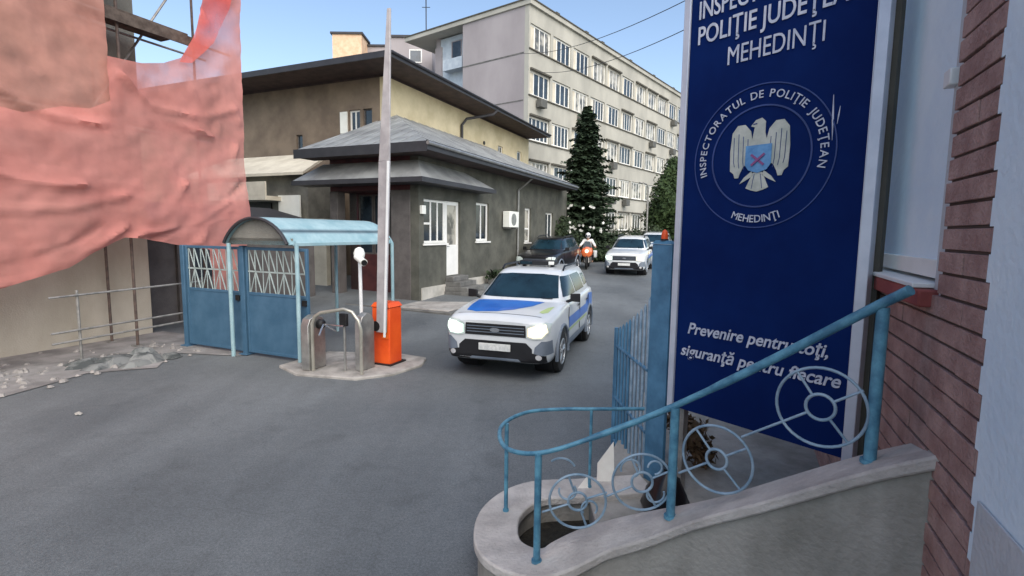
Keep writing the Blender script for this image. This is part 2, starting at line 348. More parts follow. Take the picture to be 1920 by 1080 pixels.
X1, X3 = (1, 0), (0, 1)
def window(root, P, e1, e3, s0, s1, z0, z1, d=.08, fw=.07, mx=(), mz=(), frame='white_frame', pane='glass', sill=None, name='window', fd=.06):
    f = MB(); f.obox(P, e1, e3, s0, s0+fw, d, d+fd, z0, z1); f.obox(P, e1, e3, s1-fw, s1, d, d+fd, z0, z1)
    f.obox(P, e1, e3, s0+fw, s1-fw, d, d+fd, z0, z0+fw); f.obox(P, e1, e3, s0+fw, s1-fw, d, d+fd, z1-fw, z1)
    xs = [s0+fw]
    for k in mx:
        x = s0+(s1-s0)*k; f.obox(P, e1, e3, x-fw*.4, x+fw*.4, d+.004, d+fd-.004, z0+fw, z1-fw)
    for (k, xa, xb) in mz:
        z = z0+(z1-z0)*k; f.obox(P, e1, e3, s0+(s1-s0)*xa+fw*.41, s0+(s1-s0)*xb-fw*.41, d+.006, d+fd-.006, z-fw*.4, z+fw*.4)
    w_ = part(name, f, frame, root, smooth=None)
    g = MB(); g.obox(P, e1, e3, s0+fw*.5, s1-fw*.5, d+fd*.45, d+fd*.6, z0+fw*.5, z1-fw*.5); part('pane', g, pane, w_, smooth=None)
    if sill:
        q = MB(); q.obox(P, e1, e3, s0-.06, s1+.06, -sill, d, z0-.06, z0-.003); part('sill', q, frame if frame == 'white_frame' else 'sill_dark', w_, smooth=None)
    return w_

# ------------------------------------------------------------------ ground
def sheet(pts_fn, xs, ys, dz=0):
    mb = MB(); n = len(xs)
    mb.v = [Vector((x, y, gz(x, y)+dz)) for y in ys for x in xs]
    mb.f = [(j*n+i, j*n+i+1, (j+1)*n+i+1, (j+1)*n+i) for j in range(len(ys)-1) for i in range(n-1)]
    return mb
xs = [-900, -300, -100, -40, -20, -10, -5, 0, 5, 10, 20, 40, 100, 300, 900]
ys = [-200, -60, -20, -5, 0, 3, 6, 9, 12, 15, 20, 26, 32, 38, 50, 80, 200, 500, 1500]
single('ground', sheet(None, xs, ys), 'asphalt', FW, (0, 0, 0), kind='structure', smooth=60)
mb = MB(); bm = poly_grid([(-11.7, -6), (-9.0, -6), (-9.15, 1), (-8.9, 3.2), (-9.3, 4.6), (-8.7, 5.3), (-9.4, 6.1), (-8.2, 6.45), (-8.3, 7.3), (-11.7, 7.3)], .5)
bm_into(mb, bm, lambda c: Vector((c.x+.06*noise.noise(c*1.7), c.y, .012)))
single('pavement', mb, 'paving', FS, (-10, 0, 0), kind='structure')
# gate island: a low concrete slab under turnstile and barrier
isl = [(-6.95, 6.2), (-6.3, 5.95), (-5.3, 6.15), (-4.95, 6.6), (-4.85, 7.3), (-5.05, 7.75), (-5.6, 7.8), (-6.95, 7.35)]
mb = MB().hull([(x, y, -.1) for x, y in isl], [(x, y, .045) for x, y in isl])
single('traffic_island', mb, 'concrete', FS, (-6, 7, 0), kind='structure', bevel=.02)
# pavement in front of the guardhouse
mb = MB().box(-8.93, -7.15, 12.05, 27.5, -.4, .16)
single('pavement', mb, 'concrete', FS, (-8, 14, 0), kind='structure', bevel=.02)
mb = MB().box(-7.147, -6.95, 12.0, 27.5, -.4, .14).box(-10.6, -6.95, 11.85, 11.997, -.4, .14)
single('kerb', mb, 'kerb', FS, (-7, 14, 0), kind='structure', bevel=.02)

# ------------------------------------------------------------------ guardhouse
def shade_q(*pts): return list(pts)
G = thing('guardhouse', 'low grey rendered guardhouse with metal sheet hip roof beside the yard road', 'building', FS, (-8.93, 13.33, 0))
A0, A1, B0, B1 = -12.35, -8.93, 13.33, 27.9
TH = .3
mb = MB()
# long wall facing the road: direction along b, inside towards -a
mb.wall((A1, B0), (0, 1), (-1, 0), B1-B0, -.3, 4.62, TH, [(.27, 1.62, 1.92, 3.3), (1.62, 2.55, .82, 3.32), (3.72, 4.8, 1.95, 3.38), (8.45, 9.2, 1.85, 3.4), (11.2, 12.3, 1.9, 3.3)])
mb.box(A0, A1-TH, B1-TH, B1, -.3, 4.62).box(A0, A0+TH, B0+.9, B1-TH, -.3, 4.62)
part('wall', mb, 'grey_render', G, smooth=None)
mb = MB().wall((-12.35, B0+.9), (1, 0), (0, 1), 12.35-8.93-TH, -.3, 4.62, .2, [(.35, 2.2, 1.5, 3.5)])
part('porch_wall', mb, 'maroon', G, smooth=None)
for k, (s0, s1) in enumerate([(.35, .95), (.98, 1.58), (1.61, 2.2)]):
    window(G, (-12.35, B0+.9), (1, 0), (0, 1), s0, s1, 1.5, 3.5, d=.05, fw=.05, frame='grey_dark', pane='glass')
part('porch_lintel', MB().box(A0, A1-TH, B0, B0+.897, 3.55, 4.62), 'maroon', G, smooth=None)
part('pillar', MB().box(-9.95, A1-TH-.003, B0-.02, B0+.35, -.3, 3.55), 'grey_dark', G, bevel=.02)
part('pillar', MB().box(A0-.02, A0+.3, B0-.02, B0+.35, -.3, 3.55), 'grey_dark', G, bevel=.02)
part('plinth', MB().box(A1+.002, A1+.035, B0+.1, B0+1.6, .16, .55).box(A1+.002, A1+.035, B0+2.6, B1, .16, .62), 'pale_base', G)
# main roof: a hip leaning against the yellow building
E1, E2, E3, AP = (-8.1, 12.5, 4.78), (-13.0, 12.5, 4.78), (-8.1, 27.0, 4.86), (-12.38, 16.95, 6.72)
T2 = (-12.38, 25.2, 6.72)
roof = MB().slab([E1, (-8.1, 27.0, 4.78), T2, AP], .06).slab([E2, E1, AP], .06)
ro = part('roof', roof, 'sheet_roof', G, smooth=None)
sm = MB()                                              # standing seams
for i in range(1, 30):
    b = 12.5+i*.5; t = min(1, (b-12.5)/4.45) if b < 16.95 else (1 if b < 25.2 else max(0, (27-b)/1.8))
    p0 = Vector((-8.1, b, 4.80)); p1 = Vector((-8.1-4.28*t, b, 4.80+1.94*t)); sm.tube([p0, p1], .010, 4)
for i in range(1, 10):
    a = -13+i*.49; t = min((a+13)/.62, (-8.1-a)/4.28, 1); sm.tube([(a, 12.5, 4.80), (a, 12.5+4.45*t, 4.80+1.94*t)], .010, 4)
part('roof_seam', sm, 'sheet_roof', ro)
part('fascia', MB().box(-13.02, -8.09, 12.47, 12.499, 4.52, 4.80).box(-8.098, -8.06, 12.47, 27.0, 4.56, 4.82), 'fascia', G, smooth=None)
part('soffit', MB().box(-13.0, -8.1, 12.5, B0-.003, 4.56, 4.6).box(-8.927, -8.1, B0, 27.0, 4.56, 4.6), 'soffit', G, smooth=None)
mb = MB().tube([(-8.03, 12.45, 4.74), (-8.03, 27, 4.70)], .055, 8).tube([(-8.03, 20.75, 4.7), (-8.5, 20.8, 4.35), (-8.86, 20.85, 4.1), (-8.86, 20.85, .2)], .045, 8)
part('gutter', mb, 'steel', G)
# small skirt roof over porch and corner window
c = MB().slab([(-8.3, 12.55, 3.83), (-8.3, 17.4, 3.83), (-8.93, 16.2, 4.34), (-8.93, 13.3, 4.42)], .04)
c.slab([(-13.2, 12.55, 3.83), (-8.3, 12.55, 3.83), (-8.93, 13.3, 4.42), (-12.6, 13.3, 4.42)], .04)
part('canopy', c, 'sheet_roof', G, smooth=None)
part('canopy_fascia', MB().box(-13.2, -8.27, 12.52, 12.549, 3.70, 3.84).box(-8.299, -8.27, 12.55, 17.4, 3.70, 3.84).box(-13.2, -8.3, 12.551, 13.327, 3.70, 3.73).box(-8.926, -8.3, 13.33, 17.3, 3.70, 3.73), 'fascia', G, smooth=None)
# windows and door on the road side
P = (A1, B0)
window(G, P, (0, 1), (-1, 0), .27, 1.62, 1.92, 3.3, fw=.08, mx=(.38, .68), mz=((.45, 0, .38),), sill=.05)
dr = part('door', MB().obox(P, (0, 1), (-1, 0), 1.63, 2.54, .08, .14, .82, 1.85).obox(P, (0, 1), (-1, 0), 1.63, 1.78, .08, .14, 1.853, 3.31).obox(P, (0, 1), (-1, 0), 2.40, 2.54, .08, .14, 1.853, 3.31).obox(P, (0, 1), (-1, 0), 1.783, 2.397, .08, .14, 3.18, 3.31), 'white_frame', G, smooth=None)
part('pane', MB().obox(P, (0, 1), (-1, 0), 1.78, 2.40, .1, .115, 1.85, 3.18), 'curtain_pane', dr, smooth=None)
part('handle', MB().tube([(A1-.04, B0+1.72, 1.80), (A1-.02, B0+1.72, 1.80), (A1-.02, B0+1.84, 1.80)], .012, 6), 'steel', dr)
window(G, P, (0, 1), (-1, 0), 3.72, 4.8, 1.95, 3.38, fw=.09, mx=(.5,), sill=.06)
window(G, P, (0, 1), (-1, 0), 8.45, 9.2, 1.85, 3.4, fw=.09, mz=((.4, 0, 1),), pane='curtain_pane', sill=.03)
window(G, P, (0, 1), (-1, 0), 11.2, 12.3, 1.9, 3.3, fw=.08, mx=(.5,), sill=.03)
ac = part('air_conditioner', MB().box(A1+.05, A1+.36, 19.3, 20.25, 2.5, 3.15), 'white_lit', G, bevel=.02)
part('fan_grille', MB().lathe([(A1+.361, .25), (A1+.372, .25)], (0, 19.72, 2.82), 'x', 24), 'steel', ac)
part('bracket', MB().box(A1, A1+.34, 19.45, 19.49, 2.44, 2.497).box(A1, A1+.34, 20.05, 20.09, 2.44, 2.497), 'tube', ac)
part('meter_box', MB().box(A1+.002, A1+.1, 13.38, 13.58, 2.82, 3.08), 'white_lit', G, bevel=.01)

# steps up to the guardhouse door
ST = MB()
for i in range(4):
    ST.box(-8.926, -7.75+(-.29*i), 14.75+.04*i, 16.05-.04*i, .162 if i == 0 else .16*(i+1), .16*(i+2))
single('entrance_steps', ST, 'kerb', FS, (-8.3, 15.3, .16), 'four grey concrete steps leading up to the white guardhouse door', 'steps', bevel=.015)
pl = thing('planter', 'dark stone planter on the pale pavement by the guardhouse wall', 'planter', FS, (-8.45, 18.3, .16))
part('trough', MB().box(-8.7, -8.2, 17.6, 19.0, .16, .55), 'kerb', pl, bevel=.03)
mb = MB()
for i in range(220):
    c = Vector((-8.45+random.uniform(-.3, .3), random.uniform(17.55, 19.05), .6+random.uniform(-.05, .22))); d = Vector((random.gauss(0, 1), random.gauss(0, 1), random.gauss(0, 1))).normalized()*.08; e = d.cross(Vector((random.random(), .3, random.random()))).normalized()*.05
    mb.poly([c-d-e, c+d-e, c+d+e, c-d+e])
part('foliage', mb, 'leaf_dark', pl, smooth=None)

# ------------------------------------------------------------------ yellow building
Y = thing('yellow_building', 'two storey yellow rendered building with deep dark eaves behind the guardhouse', 'building', FS, (-12.9, 17.1, 0))
ZE = 8.3; YA, YB = -13.0, 17.2
part('side_wall', MB().wall((YA, YB), (0, 1), (-1, 0), 15.0, -.3, ZE, .3, [(10.3, 11.0, 6.4, 7.25), (13.1, 13.8, 6.4, 7.35)]).box(-36, YA-.3, 31.9, 32.2, -.3, ZE), 'yellow', Y, smooth=None)
part('front_wall', MB().wall((-28, YB), (1, 0), (0, 1), 14.7, -.3, ZE, .3, [(10.25, 10.6, 4.8, 6.35), (13.15, 13.7, 6.3, 7.15), (13.85, 14.3, 6.3, 7.15)]), 'tan', Y, smooth=None)  # front face coloured as the yellow wall in shade
window(Y, (YA, YB), (0, 1), (-1, 0), 10.3, 11.0, 6.4, 7.25, fw=.06, mx=(.5,))
window(Y, (YA, YB), (0, 1), (-1, 0), 13.1, 13.8, 6.4, 7.35, fw=.06)
window(Y, (-28, YB), (1, 0), (0, 1), 10.25, 10.6, 4.8, 6.35, fw=.04, frame='grey_dark')
window(Y, (-28, YB), (1, 0), (0, 1), 13.15, 13.7, 6.3, 7.15, fw=.07, mx=(.5,))
window(Y, (-28, YB), (1, 0), (0, 1), 13.85, 14.3, 6.3, 7.15, fw=.05, frame='grey_dark')
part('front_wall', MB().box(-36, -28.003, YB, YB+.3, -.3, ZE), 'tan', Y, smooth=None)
part('shutter', MB().box(-15.28, -14.92, YB-.06, YB-.003, 6.25, 7.1), 'white_lit', Y)
part('vent', MB().lathe([(YA+.001, .1), (YA+.04, .1)], (0, 25.7, 7.1), 'x', 16), 'black', Y)
ev = 8.62; YR = 32.4
part('roof', MB().slab([(-36.5, 15.6, ev), (-11.6, 15.6, ev), (-17.5, 21.5, ev+1.05), (-36.5, 21.5, ev+1.05)], .08)
     .slab([(-11.6, 15.6, ev), (-11.6, YR, ev), (-17.5, 27, ev+1.05), (-17.5, 21.5, ev+1.05)], .08)
     .slab([(-11.6, YR, ev), (-36.5, YR, ev), (-36.5, 27, ev+1.05), (-17.5, 27, ev+1.05)], .08)
     .slab([(-17.5, 21.5, ev+1.05), (-17.5, 27, ev+1.05), (-36.5, 27, ev+1.05), (-36.5, 21.5, ev+1.05)], .08), 'sheet_roof', Y, smooth=None)
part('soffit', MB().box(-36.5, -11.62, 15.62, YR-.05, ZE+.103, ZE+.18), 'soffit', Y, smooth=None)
part('fascia', MB().box(-36.5, -11.6, 15.56, 15.617, ZE+.1, ev-.003).box(-11.617, -11.57, 15.62, YR, ZE+.1, ev-.003), 'fascia', Y, smooth=None)
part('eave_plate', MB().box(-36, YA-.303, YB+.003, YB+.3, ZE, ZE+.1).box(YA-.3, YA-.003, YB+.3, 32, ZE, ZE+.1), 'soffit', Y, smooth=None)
part('downpipe', MB().tube([(-11.55, 24.3, 8.4), (-11.7, 24.2, 8.2), (-12.7, 23.2, 7.85), (-12.9, 23.1, 7.55), (-12.9, 23.1, 6.2)], .07, 8).tube([(-11.53, 15.6, ev-.06), (-11.53, YR, ev-.08)], .05, 6), 'fascia', Y)

# cluttered annexe between netting and guardhouse
N = thing('annexe', 'pale cream annexe with sloping sheet roofs squeezed between pink netting and guardhouse', 'building', FS, (-16, 14.4, 0))
part('wall', MB().box(-20.5, -14.6, 14.6, 16.28, -.2, 4.35), 'old_grey', N)
part('roof', MB().slab([(-20.8, 14.1, 4.35), (-14.3, 14.1, 4.35), (-15.0, 16.28, 5.35), (-20.8, 16.28, 5.35)], .1), 'cream', N, smooth=None)
part('balcony', MB().box(-18.6, -15.6, 13.6, 14.597, 3.35, 3.5).box(-18.6, -15.6, 13.6, 13.66, 3.503, 4.0), 'cream', N)
part('window', MB().box(-18.4, -16.4, 14.54, 14.598, 2.3, 3.3), 'black', N)
part('lit_board', MB().box(-15.75, -14.7, 14.3, 14.36, 2.75, 3.55), 'white_lit', N)  # white colour stands in for a brightly lit patch
part('lower_wall', MB().box(-16.2, -13.6, 14.4, 14.597, 0, 2.7), 'cream', N)

# ------------------------------------------------------------------ office block
K = thing('office_block', 'long six storey cream office block with bands of windows behind the spruce', 'building', FT, (0, 0, 0))
L = 31.0; sills = [2.6, 5.6, 8.6, 11.6, 14.6]; hh = 1.6
NB = 11; bw = L/NB
holes = [(i*bw+.16, (i+1)*bw-.16, s, s+hh) for i in range(NB) for s in sills]
part('wall', MB().wall((0, 0), (0, 1), (-1, 0), L, -.5, 17.3, .35, holes), 'block', K, smooth=None)
part('side_wall', MB().box(-5.95, -.352, .0, .3, -.5, 17.3).box(-12, -.352, L-.3, L, -.5, 17.3).box(-12, -11.7, 4, L-.3, -.5, 17.3), 'gable', K, smooth=None)
part('side_seam', MB().box(-5.93, -.4, -.03, -.003, 14.28, 14.36).box(-5.93, -.4, -.03, -.003, 11.2, 11.26), 'kerb', K)
part('roof', MB().box(-12.1, .18, -.12, L+.1, 17.303, 17.6), 'block', K, smooth=None)
part('roof_edge', MB().box(-12.15, .24, -.18, L+.15, 17.603, 17.68), 'sill_dark', K, smooth=None)
for i, b in enumerate([3.5, 7.8, 10.5, 16, 21.5, 27]):
    part('roof_vent', MB().box(-.6, -.1, b, b+.45, 17.69, 18.02), 'sill_dark', K)
for j, s in enumerate(sills):
    part('string_course', MB().box(.003, .09, .0, L, s-.1, s-.02), 'sill_dark', K, smooth=None)
    for i in range(NB):
        b0, b1, z0, z1 = i*bw+.16, (i+1)*bw-.16, s, s+hh
        window(K, (0, 0), (0, 1), (-1, 0), b0, b1, z0, z1, d=.12, fw=.11, mx=random.choice([(.25, .5, .75), (.2, .4, .6, .8), (.25, .5, .76), (.24, .5, .72)]), frame='white_frame', pane=random.choice(['glass', 'curtain_pane', 'curtain_pane']))
        if random.random() < .8:
            part('curtain_panel', MB().box(-.17, -.12+.003, b0+.1+random.choice([0, .62, 1.2]), b0+.1+1.15, z0+.1, z1-.1) if False else MB().box(-.165, -.13, b0+.12, b0+.12+random.choice([.5, .6]), z0+.12, z1-.12), 'cream', K, smooth=None)
        if random.random() < .24:
            part('air_conditioner', MB().box(.1, .5, b0+.7, b0+1.45, z0-.75, z0-.2), 'ac_dark', K, bevel=.02)
        if random.random() < .5: part('window_shade', MB().box(-.1, .16, b0, b1, z1+.002, z1+.12), 'sill_dark', K, smooth=None)
# recessed stair tower and balconies at the near end
part('stair_wall', MB().box(-9.6, -5.953, 1.0, 3.8, -.5, 17.2), 'balcony_blue', K, smooth=None)
part('stair_parapet', MB().box(-9.7, -9.0, .9, 1.6, -.5, 16.6).box(-9.62, -9.2, .95, 3.8, 16.603, 17.6), 'gable', K)
for z in (16.3, 12.4, 9.0):
    window(K, (-8.1, 1.0), (1, 0), (0, 1), .1, 1.15, z-1.0, z+.5, d=-.05, fw=.07, frame='gable', pane='glass')
part('balcony', MB().box(-8.3, -6.3, .3, .997, 14.5, 14.7).box(-8.3, -6.3, .3, .36, 14.703, 15.3), 'balcony_blue', K)

# lower blocks far behind
def far_block(name, label, x0, x1, y, z, deep, m, wins):
    t = thing(name, label, 'building', FW, (x0, y, 0)); th_ = R(-30)
    part('wall', MB().box(x0, x1, y, y+deep, .4, z), m, t, smooth=None)
    part('roof', MB().box(x0-.15, x1+.15, y-.15, y+deep, z+.003, z+.18), 'fascia', t, smooth=None)
    for (wx, wz) in wins: window(t, (0, y), (1, 0), (0, 1), wx, wx+1.1, wz, wz+1.1, d=-.05, fw=.08, frame='white_frame', pane='glass')
    return t
far_block('apartment_block', 'pale lilac flat roofed block directly left of the tall office block', -11.0, -7.2, 47, 19.0, 8, 'gable', [(-9.2, 16.9), (-9.2, 14.0)])
far_block('apartment_block', 'distant low lilac block between the orange tower and the boom pole', -15.0, -10.9, 52, 19.9, 8, 'gable', [(-13.6, 16.6)])
tw = far_block('chimney_tower', 'square tower coloured as if lit orange rising over the dark eaves of the yellow building', -16.9, -14.2, 50, 20.3, 2.5, 'tower', [])
ant = thing('roof_antenna', 'thin tall aerial mast standing above the distant rooftops', 'antenna', FW, (-7.75, 47.2, 19.2))
part('mast', MB().tube([(-7.75, 47.2, 19.18), (-7.75, 47.2, 25)], .05, 6), 'wire', ant)
part('crossbar', MB().tube([(-8.3, 47.2, 22.3), (-7.2, 47.2, 22.3)], .03, 4).tube([(-8.1, 47.2, 21.6), (-7.4, 47.2, 21.6)], .03, 4), 'wire', ant)

# ------------------------------------------------------------------ building under scaffolding, left
LB = thing('scaffolded_building', 'old beige walled building wrapped in scaffolding and pink netting', 'building', FS, (-11.7, 3, 0))
part('wall', MB().wall((-11.7, -4), (0, 1), (-1, 0), 11.1, -.2, 2.75, .3, []), 'beige', LB, smooth=None)
part('upper_wall', MB().wall((-11.7, -4), (0, 1), (-1, 0), 11.1, 2.753, 11, .3, [(6.0, 7.2, 4.2, 5.8), (2.5, 3.7, 4.2, 5.8)]).box(-18, -12.0, 6.8, 7.1, -.2, 11), 'old_grey', LB, smooth=None)
window(LB, (-11.7, -4), (0, 1), (-1, 0), 6.0, 7.2, 4.2, 5.8, fw=.08, mx=(.5,)); window(LB, (-11.7, -4), (0, 1), (-1, 0), 2.5, 3.7, 4.2, 5.8, fw=.08, mx=(.5,))
part('ledge', MB().box(-11.697, -11.6, -4, 7.1, 2.5, 2.62), 'old_grey', LB)
AN = thing('gate_annexe', 'dark recessed lean-to between the beige wall and the blue gate', 'shed', FS, (-12.6, 9, 0))
part('wall', MB().wall((-12.4, 7.103), (0, 1), (-1, 0), 5.5, -.2, 2.5, .2, [(.35, 1.1, .0, 2.05), (1.5, 2.6, 1.0, 2.0)]), 'grey_dark', AN, smooth=None)
part('roof', MB().slab([(-12.2, 7.1, 2.5), (-12.2, 12.8, 2.5), (-14.5, 12.8, 3.0), (-14.5, 7.1, 3.0)], .08), 'fascia', AN, smooth=None)
part('door', MB().box(-12.52, -12.47, 7.46, 8.2, 0, 2.04), 'grey_dark', AN, bevel=.01)
window(AN, (-12.4, 7.103), (0, 1), (-1, 0), 1.5, 2.6, 1.0, 2.0, fw=.06, frame='grey_dark')

SF = thing('scaffolding', 'steel tube scaffolding with dark plank platforms in front of the beige building', 'scaffold', FS, (-10.55, 4, 0))
for b in (-1.2, 1.4, 4.05, 6.15, 8.2):
    for a in (-10.62, -11.45):
        if b == 8.2 and a > -11: continue
        top = 6.4 if b > 8 else 8.4
        z0_ = 0
        part('upright', MB().tube([(a, b, z0_), (a, b, 11 if b < 8 else 9.0)], .026, 8), 'tube_dark', SF)
        if z0_ == 0: part('base_plate', MB().box(a-.08, a+.08, b-.08, b+.08, .013, .03), 'tube', SF)
for z, b1 in ((2.35, 8.33), (4.35, 8.33), (6.2, 8.33)):
    for a in (-10.62, -11.45):
        part('ledger', MB().tube([(a, -1.4, z-.07), (a, b1+.15, z-.07)], .024, 8), 'tube', SF)
for z in (4.35, 6.2, 6.95):
    for k in range(3): part('plank', MB().box(-11.4+k*.29, -11.13+k*.29, -1.3, 7.45 if z != 6.95 else 6.7, z, z+.045), 'wood', SF)
part('diagonal_brace', MB().tube([(-11.4, 5.95, 4.35), (-11.4, 7.9, 7.6)], .024, 8), 'tube', SF)
part('toe_board', MB().box(-10.53, -10.5, 5.9, 7.5, 6.0, 6.19), 'wood', SF)
BR = thing('tube_barrier', 'low pale tube barrier running from the scaffold foot towards the blue gate', 'barrier', FS, (-10, 6, 0))
for b in (4.9, 7.0): part('post', MB().tube([(-10.0, b, .01), (-10.0, b, 1.26)], .022, 8), 'tube', BR)
for z in (.45, .62, 1.2): part('rail', MB().tube([(-9.98, 4.5, z-.03), (-9.98, 7.05, z+.03)], .018, 8), 'tube', BR)

def net(name, label, m, outline, aa, bulge):
    mb = MB(); bm = poly_grid(outline, .07)
    def fn(c):
        b, z = c.x, c.y
        d = .07*noise.noise(Vector((b*.9, z*.35, 3.1)))+.04*noise.noise(Vector((b*2.2+z*1.1, z*1.0, 8)))+.025*noise.noise(Vector((b*4-z*3, z*2.2, 5)))
        d += .018*noise.noise(Vector((b*9+z*3, z*4-b*2, 2)))+.012*noise.noise(Vector((b*3-z*7, z*9, 1)))
        d += bulge*max(0, 1-abs(z-(1.9+.1*b))/.9)*.8
        for (b0, z0, b1, z1, A) in ((5.9, 5.0, 7.6, 4.2, .10), (3.5, 3.4, 5.2, 3.0, .08), (6.3, 2.1, 8.3, 3.3, -.09), (5.9, 2.1, 7.0, 3.2, .09), (4.2, 4.4, 5.6, 4.1, .07), (7.2, 2.0, 8.2, 4.1, .07), (6.5, 4.6, 8.2, 4.9, .06), (6.1, 2.2, 7.9, 2.9, .06), (7.3, 1.9, 7.8, 4.5, .05), (3.6, 1.3, 5.8, 2.3, .09), (3.4, 1.6, 5.4, 2.3, -.06), (3.2, 2.6, 5.9, 2.9, .05), (7.5, 6.6, 8.3, 4.6, .06)):
            t = max(0, min(1, ((b-b0)*(b1-b0)+(z-z0)*(z1-z0))/((b1-b0)**2+(z1-z0)**2))); q = math.hypot(b-b0-t*(b1-b0), z-z0-t*(z1-z0)-.18*math.sin(t*math.pi)*-1); d += 1.5*A*math.exp(-(q/.055)**2)
        return Vector((aa+max(d, -.12), b, z))
    bm_into(mb, bm, fn)
    return single(name, mb, m, FS, (aa, 5, 0), label, 'netting', smooth=80)
net('debris_netting', 'pinkish red debris netting sagging low over the beige wall up to the gate', 'net_red', [(-2, 1.0), (3.0, 1.05), (4.1, 1.38), (4.9, 1.62), (5.45, 1.95), (5.8, 2.12), (6.1, 2.1), (6.7, 1.98), (7.43, 1.86), (7.52, .95), (8.2, .88), (8.33, 1.9), (8.40, 2.6), (8.42, 8.6), (8.25, 8.9), (7.95, 8.6), (7.6, 7.0), (7.35, 6.1), (7.05, 5.62), (6.7, 5.42), (6.3, 5.3), (5.72, 5.25), (5.72, 4.5), (5.4, 4.3), (5.0, 4.25), (4.5, 4.05), (4, 4.1), (2, 3.8), (-2, 3.7)], -10.22, .10)
net('debris_netting', 'faded salmon tan debris netting panel at upper left of the scaffold', 'net_tan', [(-2, 3.5), (4, 3.75), (5.0, 3.85), (5.79, 3.95), (5.79, 10), (-2, 10)], -10.34, 0)
net('debris_netting', 'bright red gathered strip of netting hanging diagonally beside the open scaffold bay', 'net_bright', [(6.95, 5.5), (7.2, 5.55), (7.7, 6.1), (8.1, 6.9), (8.3, 8.0), (8.25, 8.9), (7.85, 8.7), (7.6, 7.2), (7.35, 6.3)], -10.12, 0)

# rubble and tarp heap on the pavement
mb = MB(); random.seed(3)
def blob(cx, cy, r, h, n=10):
    vs = [(cx, cy, h)]; ang = [2*math.pi*i/n for i in range(n)]
    for q, hz in ((.55, .75), (1, 0)):
        for a in ang: vs.append((cx+r*q*math.cos(a)*random.uniform(.7, 1.3), cy+r*q*math.sin(a)*random.uniform(.7, 1.3), h*hz*random.uniform(.6, 1.2)+.012))
    fs = [(0, 1+i, 1+(i+1) % n) for i in range(n)] + [(1+i, 1+n+i, 1+n+(i+1) % n, 1+(i+1) % n) for i in range(n)]; mb.add(vs, fs)
for (x, y, r, h) in [(-9.6, 5.2, .35, .14), (-9.3, 5.5, .28, .16), (-9.7, 5.7, .25, .18), (-9.15, 5.25, .22, .1), (-9.9, 4.9, .3, .12), (-9.5, 4.9, .22, .08), (-9.2, 5.85, .2, .09)]: blob(x, y, r, h)
single('tarp_heap', mb, 'debris', FS, (-9.5, 5.4, 0), 'crumpled grey green tarpaulin and rubbish heaped on the pavement near the scaffold', 'rubbish', smooth=30)
mb = MB()
for i in range(170):
    x, y = random.gauss(-9.9, .7), random.uniform(2.5, 6.6); r = random.uniform(.02, .07)
    if x < -11.5 or x > -8.9: continue
    blob(x, y, r, r*.9, 6)
single('rubble', mb, 'rubble', FS, (-9.9, 4.5, 0), 'loose grey rubble scattered over the pavement by the beige wall', 'rubble', kind='stuff', smooth=20)

for (x, y, sz, lb_) in ((-5.3, 6.15, .06, 'small crumpled white paper on the open asphalt left of centre'), (-5.9, 5.3, .12, 'flattened pale paper scrap at the left edge of the asphalt')):
    m_ = MB(); n = 9; m_.v = [Vector((x, y, .05))]+[Vector((x+sz*random.uniform(.6, 1.2)*math.cos(k*.698), y+sz*.6*random.uniform(.6, 1.2)*math.sin(k*.698), random.uniform(.006, .03))) for k in range(n)]
    m_.f = [(0, 1+k, 1+(k+1) % n) for k in range(n)]; single('litter', m_, 'concrete', FW, (x, y, 0), lb_, 'litter', smooth=None)

# ------------------------------------------------------------------ blue gate with lattice, two leaves
GB = 6.62
def gate_leaf(label, a0, a1):
    g = thing('metal_gate', label, 'gate', FS, ((a0+a1)/2, GB, 0), 'leaves of the blue lattice gate')
    part('sheet_panel', MB().box(a0+.05, a1-.05, GB-.012, GB+.012, .1, 1.12), 'gate_blue', g)
    fr = MB().box(a0, a0+.05, GB-.025, GB+.025, .06, 1.98).box(a1-.05, a1, GB-.025, GB+.025, .06, 1.98)
    for z in (.06, 1.12, 1.93): fr.box(a0+.05, a1-.05, GB-.022, GB+.022, z, z+.05)
    part('frame', fr, 'gate_blue', g, bevel=.006)
    lt = MB(); n = 4; stp = (a1-a0-.1)/n
    for r_, (z0, z1) in enumerate(((1.17, 1.53), (1.56, 1.93))):
        for i in range(n):
            x = a0+.05+i*stp
            for (xa, xb) in ((x+.02, x+.02), (x+.04, x+stp*.5), (x+stp*.5, x+stp*.5)):
                lt.tube([(xa, GB, z0+.0), (xb, GB, z1)] if r_ == 0 or xa == xb else [(xb, GB, z0), (xa, GB, z1)], .0095, 6)
            lt.tube([(x+stp*.55, GB, z1), (x+stp*.92, GB, z0)], .012, 6)
    lt.box(a0+.05, a1-.05, GB-.01, GB+.01, 1.532, 1.558)
    part('lattice', lt, 'lattice', g)
    part('latch', MB().box(a1-.12, a1-.02, GB-.05, GB-.026, 1.0, 1.1), 'black', g)
    return g
gate_leaf('blue sheet metal gate leaf with white lattice next to the pink netting', -9.75, -8.27)
gate_leaf('blue sheet metal gate leaf with white lattice standing beside the turnstile', -8.13, -6.66)
def post(label, a, top, m='gate_blue', r=.05):
    p = thing('gate_post', label, 'post', FS, (a, GB, 0))
    part('shaft', MB().box(a-r, a+r, GB-r, GB+r, 0, top), m, p, bevel=.008); part('foot_plate', MB().box(a-.1, a+.1, GB-.1, GB+.1, .05 if a > -7 else .014, .065 if a > -7 else .03), m, p)
post('square blue post between the two lattice gate leaves', -8.2, 2.0)
post('blue post at the netting end of the lattice gate', -9.82, 1.98)

